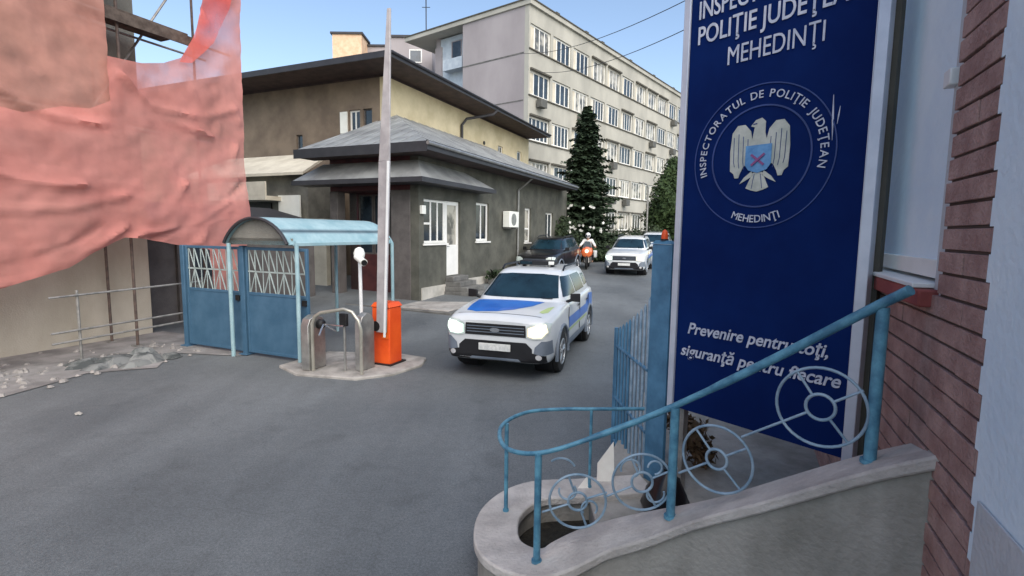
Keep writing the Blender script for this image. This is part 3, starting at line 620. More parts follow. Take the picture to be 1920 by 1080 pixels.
# arched shelter over the pedestrian entrance
SH = thing('entrance_shelter', 'pale blue barrel roofed shelter arching over the pedestrian entrance', 'shelter', FS, (-7.6, 7.7, 0))
aL, aR, bF, bB, zE_, ris = -8.42, -6.82, 6.5, 9.1, 2.05, .46
def arc(n=20, off=0):
    w2 = (aR-aL)/2; r = (w2*w2+ris*ris)/(2*ris); cz = zE_+ris-r; am = math.asin(w2/r)
    return [((aL+aR)/2+(r+off)*math.sin(am*(2*i/n-1)), cz+(r+off)*math.cos(am*(2*i/n-1))) for i in range(n+1)]
o_, i_ = arc(), arc(off=-.03); mb = MB(); n = len(o_)
for i in range(n-1):
    q = [o_[i], o_[i+1], i_[i+1], i_[i]]; mb.hull([(p[0], bF-.1, p[1]) for p in q], [(p[0], bB+.1, p[1]) for p in q])
part('roof', mb, 'pale_blue', SH, smooth=50)
e_ = MB(); ap = arc(off=-.05)
for b in (bF-.12, bB+.12): part('edge_trim', MB().tube([(p[0], b, p[1]+.03) for p in ap], .028, 6), 'fascia', SH)
for b in (bF-.02, bB+.02):
    part('gable', MB().hull([(p[0], b-.01, p[1]) for p in arc(off=-.04)] + [(aR-.02, b-.01, zE_+.1), (aL+.02, b-.01, zE_+.1)], [(p[0], b+.01, p[1]) for p in arc(off=-.04)] + [(aR-.02, b+.01, zE_+.1), (aL+.02, b+.01, zE_+.1)]), 'old_grey', SH, smooth=None)
for b in (bF, bB): part('tie_beam', MB().box(aL, aR, b-.03, b+.03, zE_-.02, zE_+.06), 'pale_blue', SH, bevel=.006)
for a in (aL+.03, aR-.03): part('eave_beam', MB().box(a-.03, a+.03, bF+.03, bB-.03, zE_-.03, zE_+.03), 'pale_blue', SH, bevel=.006)
for b in (bF, bB):
    part('leg', MB().tube([(aR+.06, b-.02, .05), (aR+.06, b-.02, zE_)], .035, 10), 'pale_blue', SH)
    part('leg', MB().tube([(aL+.1, b-.07 if b == bF else b, .0), (aL+.1, b-.07 if b == bF else b, zE_)], .035, 10), 'pale_blue', SH)

# turnstile: two upright housings joined by tube loops
TS = thing('turnstile', 'brushed steel turnstile with rounded tube frame in front of the blue gate', 'turnstile', FS, (-5.75, 6.5, .05))
def cabinet(a0, a1, b0, b1, top):
    m_ = MB(); prof = [(b0, .05), (b0, top-.16), (b0+.05, top-.05), (b0+.16, top), (b1-.16, top), (b1-.05, top-.05), (b1, top-.16), (b1, .05)]
    m_.hull([(a0, b, z) for b, z in prof], [(a1, b, z) for b, z in prof]); return m_
part('cabinet', cabinet(-6.36, -6.2, 6.12, 6.5, .93), 'steel', TS, bevel=.01)
part('cabinet', cabinet(-5.56, -5.44, 6.46, 6.80, .98), 'steel', TS, bevel=.01)
part('hoop', MB().tube([(-6.17, 6.18, .05), (-6.17, 6.18, .82), (-6.12, 6.19, .93), (-6.0, 6.2, 1.0), (-5.62, 6.3, 1.07), (-5.48, 6.32, 1.03), (-5.37, 6.33, .90), (-5.33, 6.34, .75), (-5.33, 6.34, .05)], .028, 10), 'brass_steel', TS)
part('hub', MB().lathe([(-6.196, .08), (-6.13, .08), (-6.10, .05)], (0, 6.36, .78), 'x', 18), 'black', TS)
for k in range(3):
    a = R(90+120*k); part('arm', MB().tube([(-6.11, 6.36, .78), (-6.11+.42 if k == 0 else -6.02, 6.36+(0 if k == 0 else .22*math.cos(a)), .78+(.0 if k == 0 else .28*math.sin(a)))], .016, 8), 'chrome', TS)
part('card_reader', MB().box(-5.78, -5.64, 6.36, 6.42, .78, .98), 'black', TS, bevel=.01)
part('reader_stem', MB().tube([(-5.71, 6.4, .05), (-5.71, 6.4, .79)], .02, 8), 'steel', TS)

# camera pole
CP = thing('camera_pole', 'slim white pole carrying two security cameras between turnstile and shelter', 'camera pole', FS, (-5.85, 6.95, .05))
part('pole', MB().tube([(-5.83, 6.97, .05), (-5.86, 6.97, 1.98)], .03, 10), 'white_paint', CP)
part('clamp', MB().lathe([(0.62, .045), (.74, .045)], (-5.84, 6.97, 0), 'z', 12), 'black', CP)
part('dome_camera', MB().lathe([(1.80, .03), (1.84, .08), (1.92, .095), (1.99, .07), (2.02, .02)], (-5.83, 6.93, 0), 'z', 16), 'white_lit', CP)
sc_ = part('bullet_camera', MB().tube([(-5.83, 6.86, 1.86), (-5.56, 6.72, 1.78)], [.05, .06], 12), 'white_lit', CP)
part('lens', MB().tube([(-5.562, 6.721, 1.7805), (-5.545, 6.71, 1.776)], .048, 12), 'black', sc_)

# boom barrier
BB_ = thing('boom_barrier', 'orange boom barrier cabinet with its long pale arm raised upright', 'barrier', FS, (-5.45, 7.15, .05))
part('cabinet', MB().box(-5.63, -5.27, 6.98, 7.32, .05, 1.02), 'orange', BB_, bevel=.02)
part('cabinet_hood', MB().hull([(-5.65, 6.96, 1.022), (-5.25, 6.96, 1.022), (-5.25, 7.34, 1.022), (-5.65, 7.34, 1.022)], [(-5.60, 7.0, 1.10), (-5.30, 7.0, 1.10), (-5.30, 7.3, 1.10), (-5.60, 7.3, 1.10)]), 'orange', BB_, bevel=.012)
part('cabinet_door', MB().box(-5.42, -5.29, 6.965, 6.978, .5, .99), 'orange_light', BB_, bevel=.004)
part('base_plate', MB().box(-5.68, -5.22, 6.93, 7.37, .05, .07), 'black', BB_)
part('hinge_drum', MB().tube([(-5.47, 6.97, .72), (-5.47, 6.86, .72)], .085, 20), 'black', BB_)
arm_ = part('arm', MB().hull([(-5.46, 6.87, .62), (-5.27, 6.87, .62), (-5.27, 6.91, .62), (-5.46, 6.91, .62)], [(-5.36, 6.87, 3.4), (-5.15, 6.87, 3.4), (-5.15, 6.91, 3.4), (-5.36, 6.91, 3.4)]).hull([(-5.358, 6.872, 3.402), (-5.152, 6.872, 3.402), (-5.152, 6.908, 3.402), (-5.358, 6.908, 3.402)], [(-5.16, 6.872, 5.7), (-5.10, 6.872, 5.7), (-5.10, 6.908, 5.7), (-5.16, 6.908, 5.7)]), 'boom', BB_, bevel=.006)
part('edge_strip', MB().hull([(-5.30, 6.85, .55), (-5.262, 6.85, .55), (-5.262, 6.868, .55), (-5.30, 6.868, .55)], [(-5.18, 6.85, 3.4), (-5.142, 6.85, 3.4), (-5.142, 6.868, 3.4), (-5.18, 6.868, 3.4)]), 'white_paint', arm_)

# ------------------------------------------------------------------ patrol SUV (front towards -y, built round its own origin)
def lerp(a, b, t): return a+(b-a)*t
def interp(x, tab):
    if x <= tab[0][0]: return tab[0][1]
    for (x0, y0), (x1, y1) in zip(tab, tab[1:]):
        if x <= x1:
            t = (x-x0)/(x1-x0); return lerp(y0, y1, t)
    return tab[-1][1]
def smooth_pts(pts, n):
    out = []
    for i in range(len(pts)-1):
        p0, p1, p2, p3 = pts[max(i-1, 0)], pts[i], pts[i+1], pts[min(i+2, len(pts)-1)]
        for k in range(n):
            t = k/n; out.append(tuple(.5*((2*p1[j])+(-p0[j]+p2[j])*t+(2*p0[j]-5*p1[j]+4*p2[j]-p3[j])*t*t+(-p0[j]+3*p1[j]-3*p2[j]+p3[j])*t**3) for j in range(2)))
    out.append(pts[-1]); return out
HW = [(-2.17, .74), (-2.14, .80), (-2.05, .845), (-1.9, .875), (-1.5, .90), (1.5, .90), (1.9, .88), (2.08, .84), (2.16, .78), (2.18, .72)]
ZT = [(-2.17, .90), (-2.13, .95), (-2.05, .985), (-1.7, 1.035), (-1.0, 1.10), (0, 1.10), (1.6, 1.14), (2.0, 1.12), (2.14, 1.06), (2.18, 1.0)]
ZB = [(-2.17, .34), (-2.1, .29), (-1.9, .26), (1.9, .28), (2.1, .34), (2.18, .40)]
def suv_shell():
    ys = [-2.17, -2.155, -2.13, -2.09, -2.04, -1.97, -1.88]+[-1.8+.1*i for i in range(37)]+[1.88, 1.97, 2.04, 2.1, 2.14, 2.165, 2.18]
    ys = sorted(set(round(y, 3) for y in ys)); rings = []
    for y in ys:
        h, zt, zb = interp(y, HW), interp(y, ZT), interp(y, ZB)
        half = [(0, zb), (h*.80, zb), (h*.955, zb+.07), (h*.985, .50), (h, .70), (h*.985, .88), (h*.955, zt-.06), (h*.87, zt-.008), (h*.6, zt+.022), (0, zt+.035)]
        c = smooth_pts(half, 4); rings.append([(x, y, z) for x, z in c]+[(-x, y, z) for x, z in c[-2:0:-1]])
    mb = MB(); n = len(rings[0]); mb.v = [Vector(p) for r_ in rings for p in r_]
    mb.f = [(i*n+k, i*n+(k+1) % n, (i+1)*n+(k+1) % n, (i+1)*n+k) for i in range(len(rings)-1) for k in range(n)] + [tuple(range(n))[::-1], tuple(range((len(rings)-1)*n, len(rings)*n))]
    return mb
def suv_cabin():
    lay = [(1.02, -1.12, 2.02, .83), (1.12, -.98, 2.06, .815), (1.25, -.76, 2.02, .775), (1.40, -.52, 1.95, .715), (1.52, -.33, 1.86, .655), (1.575, -.22, 1.80, .615), (1.605, -.10, 1.72, .56), (1.622, .10, 1.55, .44), (1.63, .4, 1.2, .2)]
    mb = MB(); n = 56; rings = []
    for z, yf, yr, h in lay:
        r_ = []
        for k in range(n):
            a = 2*math.pi*k/n; ca, sa = math.cos(a), math.sin(a); e = 2/7.
            x = h*math.copysign(abs(ca)**e, ca); t = math.copysign(abs(sa)**e, sa); yy = (yf+yr)/2+(yr-yf)/2*t
            if t < 0: yy += -.10*(1-(x/h)**2)*(-t)
            r_.append((x, yy, z))
        rings.append(r_)
    mb.v = [Vector(p) for r_ in rings for p in r_]
    mb.f = [(i*n+k, i*n+(k+1) % n, (i+1)*n+(k+1) % n, (i+1)*n+k) for i in range(len(rings)-1) for k in range(n)] + [tuple(range(n))[::-1], tuple(range((len(rings)-1)*n, len(rings)*n))]
    return mb
def suv_body_mesh():
    me = to_mesh(suv_shell()); o = bpy.data.objects.new('tmp', me); COL.objects.link(o)
    cut = MB()
    for y in (-1.33, 1.34): cut.lathe([(-1.2, .40), (-.52, .40)], (0, y, .36), 'x', 40).lathe([(.52, .40), (1.2, .40)], (0, y, .36), 'x', 40)
    co = bpy.data.objects.new('tmpc', to_mesh(cut, weld=False)); COL.objects.link(co)
    md = o.modifiers.new('b', 'BOOLEAN'); md.operation = 'DIFFERENCE'; md.object = co; md.solver = 'EXACT'
    bpy.context.view_layer.update(); dg = bpy.context.evaluated_depsgraph_get()
    m2 = bpy.data.meshes.new_from_object(o.evaluated_get(dg)); bpy.data.objects.remove(o); bpy.data.objects.remove(co)
    bm = bmesh.new(); bm.from_mesh(m2); bm.from_mesh(to_mesh(suv_cabin())); bm.to_mesh(m2); bm.free(); m2.materials.clear(); return m2
BODY = suv_body_mesh()
_b = bmesh.new(); _b.from_mesh(BODY); BV = BVHTree.FromBMesh(_b); _b.free()
def decal(outline, axis, off=.006, res=.05, thick=.004, mirror=False):
    """outline in the plane facing `axis` projected onto the body, lifted by off"""
    mb = MB()
    for sgn in ((1, -1) if mirror else (1,)):
        bm = poly_grid([(x*sgn, y) if axis != 'side' else (x, y) for x, y in outline], res)
        def fn(c):
            if axis == 'front': o, d = Vector((c.x, -4, c.y)), Vector((0, 1, 0))
            elif axis == 'rear': o, d = Vector((c.x, 4, c.y)), Vector((0, -1, 0))
            elif axis == 'top': o, d = Vector((c.x, c.y, 3)), Vector((0, 0, -1))
            else: o, d = Vector((2*sgn, c.x, c.y)), Vector((-sgn, 0, 0))
            h = BV.ray_cast(o, d)
            if h[0] is None: return o+d*1.2
            nn = h[1] if h[1].dot(d) < 0 else -h[1]
            return h[0]+nn*off
        bm_into(mb, bm, fn)
    return mb
def make_suv(name, label, body_m='car_white', group=None, police=True):
    t = thing(name, label, 'car', FW, (0, 0, 0), group)
    b = finish('body', BODY.copy(), body_m, t, smooth=32)
    P_ = lambda n_, mb, m, par=t, **k: finish(n_, to_mesh(mb), m, par, **k)
    P_('windshield', decal([(-.70, 1.16), (.70, 1.16), (.665, 1.25), (.575, 1.515), (.3, 1.54), (-.3, 1.54), (-.575, 1.515), (-.665, 1.25)], 'front', .005), 'car_glass')
    P_('rear_window', decal([(-.62, 1.2), (.62, 1.2), (.52, 1.5), (-.52, 1.5)], 'rear', .005), 'car_glass')
    for s in (1, -1):
        def side(ol, m, nm, off=.006, par=t):
            mb = MB(); bm = poly_grid(ol, .06)
            def fn(c):
                h = BV.ray_cast(Vector((2*s, c.x, c.y)), Vector((-s, 0, 0)))
                return h[0]+(h[1] if h[1].x*s > 0 else -h[1])*off if h[0] is not None else Vector((.8*s, c.x, c.y))
            bm_into(mb, bm, fn); return P_(nm, mb, m, par)
        side([(-.72, 1.17), (.16, 1.17), (.16, 1.50), (-.30, 1.50), (-.52, 1.34)], 'car_glass', 'side_window')
        side([(.24, 1.17), (1.12, 1.18), (1.12, 1.44), (1.02, 1.50), (.24, 1.50)], 'car_glass', 'side_window')
        side([(1.22, 1.21), (1.66, 1.23), (1.50, 1.45), (1.22, 1.46)], 'car_glass', 'side_window')
        dh = side([(.0, .93), (.18, .93), (.18, .965), (.0, .965)], 'car_dark', 'door_handle', .02)
        side([(.92, .93), (1.10, .93), (1.10, .965), (.92, .965)], 'car_dark', 'door_handle', .02)
        side([(-.90, .30), (.90, .30), (.90, .46), (-.90, .46)], 'car_grey', 'sill_cladding', .012)
        if police:
            side([(-.85, .66), (1.65, .70), (1.95, 1.0), (1.3, 1.04), (.9, .86), (-.85, .84)], 'car_blue', 'side_stripe', .005)
            side([(-.85, .60), (1.5, .63), (1.5, .67), (-.85, .64)], 'car_yellow', 'side_stripe', .005)
        for yy in (-.86, .20, 1.18): P_('door_seam', MB().box(s*.895-.004, s*.895+.008, yy-.005, yy+.005, .48, 1.02), 'car_dark')
        lamp = P_('headlight', decal([(s*x, z) for x, z in ((.50, .70), (.50, .87), (.60, .92), (.78, .935), (.845, .91), (.84, .78), (.76, .69), (.6, .675))], 'front', .012, .03), 'lamp_glass')
        P_('lit_bulb', decal([(s*x, z) for x, z in ((.53, .725), (.53, .85), (.66, .895), (.79, .90), (.815, .80), (.74, .715), (.62, .70))], 'front', .018, .03), 'headlamp' if s > 0 else 'headlamp_cool', lamp)
        P_('bumper_corner', decal([(s*x, z) for x, z in ((.62, .44), (.64, .56), (.74, .66), (.86, .66), (.86, .44))], 'front', .010, .04), 'car_grey')
        P_('fog_light', decal([(s*(.70+.045*math.cos(a*.5236)), .41+.04*math.sin(a*.5236)) for a in range(12)], 'front', .02, .04), 'fog')
        P_('tail_light', decal([(s*x, z) for x, z in ((.66, .78), (.66, 1.02), (.80, 1.02), (.80, .78))], 'rear', .012, .05), 'moto_red')
        mr = P_('mirror', MB().hull([(s*.88, -.72, 1.10), (s*1.06, -.70, 1.09), (s*1.06, -.70, 1.25), (s*.88, -.72, 1.24)], [(s*.90, -.60, 1.12), (s*1.04, -.60, 1.12), (s*1.04, -.60, 1.22), (s*.90, -.60, 1.22)]).tube([(s*.80, -.66, 1.08), (s*.92, -.66, 1.13)], .03, 8), 'car_dark', bevel=.045)
        P_('roof_rail', MB().tube([(s*.60, -.02, 1.60), (s*.60, .10, 1.665), (s*.60, 1.35, 1.675), (s*.57, 1.62, 1.60)], .02, 8), 'car_dark')
        for y in (-1.33, 1.34):
            P_('arch_cladding', MB().ring((s*.895, y, .36), (0, 1, 0), (0, 0, 1), .425, .03, 28, 8, -12, 192), 'car_grey')
            P_('wheel_well', MB().lathe([(s*.50, .39), (s*.80, .39)], (0, y, .37), 'x', 24), 'car_dark')
            wheel = P_('wheel', MB().lathe([(s*.70, .20), (s*.69, .30), (s*.715, .335), (s*.76, .343), (s*.84, .343), (s*.885, .33), (s*.90, .29), (s*.895, .215), (s*.86, .21)], (0, y, .345), 'x', 40), 'rubber')
            rim = MB().ring((s*.885, y, .345), (0, 1, 0), (0, 0, 1), .205, .018, 32, 8).lathe([(s*.84, .06), (s*.895, .05)], (0, y, .345), 'x', 16)
            for k in range(5):
                a = 2*math.pi*k/5+.3
                for da in (-.16, .16):
                    rim.tube([(s*.875, y+.04*math.cos(a), .345+.04*math.sin(a)), (s*.88, y+.205*math.cos(a+da), .345+.205*math.sin(a+da))], [.022, .018], 6)
            P_('rim', rim, 'rim', wheel); P_('brake_disc', MB().lathe([(s*.80, .19), (s*.82, .19)], (0, y, .345), 'x', 24), 'tube', wheel)
    P_('bonnet_stripe' if police else 'bonnet', decal([(-.68, -1.10), (.52, -1.10), (.40, -1.45), (.18, -1.75), (-.06, -1.90), (-.40, -1.95), (-.60, -1.86), (-.66, -1.5)] if police else [(-.66, -1.12), (.66, -1.12), (.60, -1.98), (-.60, -1.98)], 'top', .004), 'car_blue' if police else 'car_silver')
    if police: P_('bonnet_flash', decal([(.74, -1.3), (.73, -1.72), (.66, -1.82), (.60, -1.78), (.66, -1.45)], 'top', .004), 'car_yellow')
    P_('bonnet_seam', decal([(-.70, -1.99), (.70, -1.99), (.68, -2.005), (-.68, -2.005)], 'top', .003), 'car_dark')
    g = P_('grille', decal([(-.50, .70), (.50, .70), (.49, .885), (-.49, .885)], 'front', .010, .04), 'car_dark')
    bars = MB()
    for z in (.745, .79, .835): bars.add(*[decal([(-.47, z), (.47, z), (.47, z+.012), (-.47, z+.012)], 'front', .018, .06).__dict__[k] for k in ('v', 'f')])
    P_('grille_bar', bars, 'car_grey', g)
    P_('badge', decal([(-.075, .775), (-.03, .76), (.03, .76), (.075, .775), (.075, .81), (.03, .825), (-.03, .825), (-.075, .81)], 'front', .028, .03), 'chrome', g)
    P_('lower_grille', decal([(-.80, .315), (.80, .315), (.80, .43), (.60, .47), (.60, .53), (.50, .62), (-.50, .62), (-.60, .53), (-.60, .47), (-.80, .43)], 'front', .012, .04), 'car_dark')
    P_('skid_plate', decal([(-.42, .335), (.42, .335), (.38, .36), (-.38, .36)], 'front', .02, .04), 'car_grey')
    P_('number_plate', MB().box(-.26, .26, -2.215, -2.195, .47, .58), 'plate', bevel=.004)
    lb = P_('light_bar', MB().box(-.36, .36, .30, .60, 1.655, 1.75).box(-.32, -.26, .35, .5, 1.61, 1.655).box(.26, .32, .35, .5, 1.61, 1.655), 'car_dark', bevel=.02) if police else None
    if lb: P_('beacon', MB().box(.24, .35, .27, .297, 1.672, 1.735), 'white_lit', lb, bevel=.006); P_('beacon', MB().box(-.34, -.1, .28, .297, 1.672, 1.73), 'car_glass', lb, bevel=.006)
    P_('aerial', MB().tube([(0, 1.5, 1.6), (0, 1.6, 1.8)], .006, 5), 'car_dark')
    P_('underbody', MB().box(-.6, .6, -1.9, 1.9, .22, .40), 'car_dark', bevel=.03)
    P_('wiper', MB().tube([(-.3, -1.02, 1.135), (.25, -.98, 1.165)], .008, 5).tube([(.2, -1.02, 1.135), (.62, -.95, 1.165)], .008, 5), 'car_dark')
    return t
car1 = make_suv('police_car', 'white police SUV with blue bonnet and lit headlights leaving past the orange barrier', group='police SUVs driving out')
car1.location = (.40, 9.98, 0); car1.rotation_euler = (0, R(.0), R(-17.5))
def child(o, nm): return [c for c in o.children if c.name.split('.')[0] == nm]
car2 = copy_tree(car1)
props(car2, 'second white police SUV coming down the yard in front of the spruce', 'car')
car2.location = (5.62, 24.6, gz(0, 24.6)-.01); car2.rotation_euler = (R(2.4), 0, R(-20))
for c in child(car2, 'bonnet_stripe')+child(car2, 'bonnet_flash'): c.data = c.data.copy(); c.data.materials[0] = M['car_silver']
for c in child(car2, 'light_bar'): 
    for g_ in list(c.children): bpy.data.objects.remove(g_)
    bpy.data.objects.remove(c)
car3 = copy_tree(car2)
props(car3, 'rearmost white car almost hidden behind the blue gate post', 'car')
car3.location = (8.1, 29.5, gz(0, 29.5)-.01); car3.rotation_euler = (R(2.4), 0, R(-20))

car4 = copy_tree(car2)
props(car4, 'black SUV mostly hidden behind the roof of the lead police car', 'car'); del car4['group']
car4.location = (1.72, 23.2, gz(0, 23.2)-.01); car4.rotation_euler = (R(2.4), 0, R(-22))
for c in [car4]+list(car4.children):
    if c.type == 'MESH' and c.data.materials and c.data.materials[0] and c.data.materials[0].name in ('car_white_paint', 'car_silver_paint', 'car_blue_film', 'car_lime_film'):
        c.data = c.data.copy(); c.data.materials[0] = M['car_black']
for c in child(car4, 'headlight'):
    for g_ in list(c.children): bpy.data.objects.remove(g_)
# ------------------------------------------------------------------ motorcycle and rider
MX, MY = 3.72, 25.6; MZ = gz(0, MY)
FM = Frame(MX, MY, 12)       # front towards -b
mo = thing('motorcycle', 'orange fronted police motorcycle beside the dark bush with its lamp lit', 'motorcycle', FM, (0, 0, MZ))
for b in (-.72, .72):
    wl = part('wheel', MB().ring((0, b, MZ+.31), (0, 1, 0), (0, 0, 1), .26, .055, 28, 8), 'rubber', mo)
    q = MB().ring((0, b, MZ+.31), (0, 1, 0), (0, 0, 1), .20, .02, 24, 6)
    for k in range(6): q.tube([(0, b, MZ+.31), (0, b+.2*math.cos(k*1.047), MZ+.31+.2*math.sin(k*1.047))], .012, 5)
    part('rim', q, 'rim', wl)
part('fork', MB().tube([(-.09, -.72, MZ+.31), (-.09, -.45, MZ+1.0)], .025, 8).tube([(.09, -.72, MZ+.31), (.09, -.45, MZ+1.0)], .025, 8), 'steel', mo)
fm = MB(); 
def skin(pts): 
    m_ = MB()
    n = 14; rings = [[(w_*math.cos(2*math.pi*k/n), b, z+h*math.sin(2*math.pi*k/n)) for k in range(n)] for b, z, w_, h in pts]
    m_.v = [Vector(p) for r_ in rings for p in r_]; m_.f = [(i*n+k, i*n+(k+1) % n, (i+1)*n+(k+1) % n, (i+1)*n+k) for i in range(len(rings)-1) for k in range(n)]+[tuple(range(n))[::-1], tuple(range((len(rings)-1)*n, len(rings)*n))]
    return m_
fr_ = part('fairing', skin([(-.78, MZ+.80, .12, .12), (-.72, MZ+.80, .26, .24), (-.5, MZ+.82, .30, .30), (-.25, MZ+.72, .24, .26), (.0, MZ+.65, .17, .2)]), 'moto_red', mo)
part('headlight', MB().tube([(0, -.80, MZ+.86), (0, -.76, MZ+.86)], .09, 16), 'headlamp', fr_)
part('tank', skin([(-.3, MZ+.85, .10, .10), (-.15, MZ+.88, .19, .15), (.1, MZ+.84, .16, .12), (.2, MZ+.8, .1, .08)]), 'moto_red', mo)
part('seat', skin([(.1, MZ+.80, .12, .05), (.3, MZ+.80, .17, .06), (.6, MZ+.84, .16, .06), (.75, MZ+.86, .08, .05)]), 'black', mo)
part('engine', MB().box(-.2, .2, -.25, .25, MZ+.25, MZ+.6), 'tube', mo, bevel=.06)
part('pannier', MB().box(-.42, -.2, .45, .9, MZ+.5, MZ+.85), 'white_paint', mo, bevel=.04); part('pannier', MB().box(.2, .42, .45, .9, MZ+.5, MZ+.85), 'white_paint', mo, bevel=.04)
part('handlebar', MB().tube([(-.4, -.3, MZ+1.03), (-.2, -.42, MZ+1.05), (.2, -.42, MZ+1.05), (.4, -.3, MZ+1.03)], .018, 8), 'black', mo)
part('windscreen', MB().hull([(-.2, -.66, MZ+1.02), (.2, -.66, MZ+1.02), (.2, -.65, MZ+1.02), (-.2, -.65, MZ+1.02)], [(-.13, -.5, MZ+1.32), (.13, -.5, MZ+1.32), (.13, -.49, MZ+1.32), (-.13, -.49, MZ+1.32)]), 'car_glass', mo)
# rider: one continuous body (tapered limbs fused by a voxel remesh), clothing as its children
rd = thing('person', 'motorcycle rider in white jacket and white helmet leaning over the handlebar', 'person', FM, (0, .15, MZ+.8))
def fuse(mb, name, m, par, vox=.022):
    o = part(name, mb, m, par, smooth=None); md = o.modifiers.new('r', 'REMESH'); md.mode = 'VOXEL'; md.voxel_size = vox; md.use_smooth_shade = True
    s_ = o.modifiers.new('s', 'SMOOTH'); s_.factor = .5; s_.iterations = 4; return o
def ball(m_, c, rx, ry, rz):
    prof = [(math.cos(math.pi*i/10)*-1, math.sin(math.pi*i/10)) for i in range(11)]; o = len(m_.v)
    m_.lathe([(h, max(r, .02)) for h, r in prof], (0, 0, 0), 'z', 16)
    for i in range(o, len(m_.v)): v = m_.v[i]; m_.v[i] = Vector((c[0]+v.x*rx, c[1]+v.y*ry, c[2]+v.z*rz))
z = MZ
def limbs(m_, grow=0):
    for s in (-1, 1):
        m_.tube([(s*.12, .22, z+.88), (s*.22, -.12, z+.80), (s*.23, -.10, z+.74)], [.095+grow, .07+grow, .065+grow], 12)
        m_.tube([(s*.225, -.12, z+.80), (s*.23, .06, z+.55), (s*.23, .12, z+.36)], [.068+grow, .06+grow, .045+grow], 12)
def torso(m_, grow=0):
    m_.tube([(0, .26, z+.86), (0, .20, z+1.0), (0, .08, z+1.2), (0, -.02, z+1.36), (0, -.06, z+1.42)], [.15+grow, .155+grow, .17+grow, .14+grow, .07], 16)
    for s in (-1, 1):
        ball(m_, (s*.17, -.01, z+1.34), .09+grow, .09+grow, .09+grow)
        m_.tube([(s*.19, -.02, z+1.34), (s*.31, -.14, z+1.17), (s*.37, -.27, z+1.08)], [.062+grow, .052+grow, .042+grow], 12)
body = MB(); limbs(body); torso(body)
body.tube([(0, -.06, z+1.38), (0, -.09, z+1.50)], .055, 12); ball(body, (0, -.10, z+1.58), .08, .10, .125)
for s in (-1, 1):
    ball(body, (s*.38, -.30, z+1.06), .035, .05, .028)
    for k in range(4): body.tube([(s*(.35+.022*k), -.33, z+1.075), (s*(.35+.022*k), -.36, z+1.05), (s*(.35+.022*k), -.345, z+1.02)], .010, 6)
    body.tube([(s*.35, -.29, z+1.04), (s*.345, -.32, z+1.01)], .011, 6)
    body.tube([(s*.23, .14, z+.34), (s*.23, -.03, z+.31)], [.045, .035], 10)
bo = fuse(body, 'body', 'skin', rd, .014)
j_ = MB(); torso(j_, .014); fuse(j_, 'jacket', 'jacket', rd)
t_ = MB(); limbs(t_, .014); fuse(t_, 'trousers', 'trouser', rd)
h_ = MB(); ball(h_, (0, -.10, z+1.61), .125, .145, .14); part('helmet', h_, 'helmet', rd)
part('visor', MB().hull([(-.09, -.235, z+1.55), (.09, -.235, z+1.55), (.09, -.225, z+1.55), (-.09, -.225, z+1.55)], [(-.09, -.24, z+1.64), (.09, -.24, z+1.64), (.09, -.23, z+1.64), (-.09, -.23, z+1.64)]), 'car_glass', rd)

# ------------------------------------------------------------------ trees
def spruce(label, x, y, H_, R_, seed, group):
    random.seed(seed); z0 = gz(x, y); t = thing('spruce_tree', label, 'tree', FW, (x, y, z0), group)
    part('trunk', MB().tube([(x, y, z0-.1), (x, y, z0+H_*.5), (x, y, z0+H_*.97)], [.19, .11, .02], 10), 'bark', t)
    mb = MB(); lv = 40
    for i in range(lv):
        f = i/(lv-1); zz = z0+.7+(H_-.9)*f**.95; rr = R_*(1-f)**.72*(.86+.18*math.sin(i*1.9))+.14
        nb = int(18-8*f); a0 = random.random()*6
        for k in range(nb):
            a = a0+k*6.283/nb+random.uniform(-.2, .2); ln = rr*random.uniform(.55, 1.2); dr = random.uniform(.12, .34)
            if random.random() < .07: continue
            m = max(3, int(ln/.16))
            for j in range(m):
                s = (j+.6)/m; r_ = ln*s
                px, py, pz = x+math.cos(a)*r_, y+math.sin(a)*r_, zz+.12-dr*r_+.10*s*s*ln
                for q in range(5):
                    w_ = (.14+.22*(1-s)*min(1, ln))*random.uniform(.7, 1.2); sa = a+random.choice((-1, 1))*random.uniform(.4, 1.2)
                    c = Vector((px, py, pz+random.uniform(-.06, .04))); d = Vector((math.cos(sa), math.sin(sa), random.uniform(-.75, -.1)))*w_*1.5
                    e = Vector((-math.sin(sa), math.cos(sa), random.uniform(-.4, .4)))*.07
                    mb.poly([c-e, c+d*.5-e*1.5, c+d, c+d*.5+e*1.5])
    part('crown', mb, 'leaf_spruce', t, smooth=None); return t
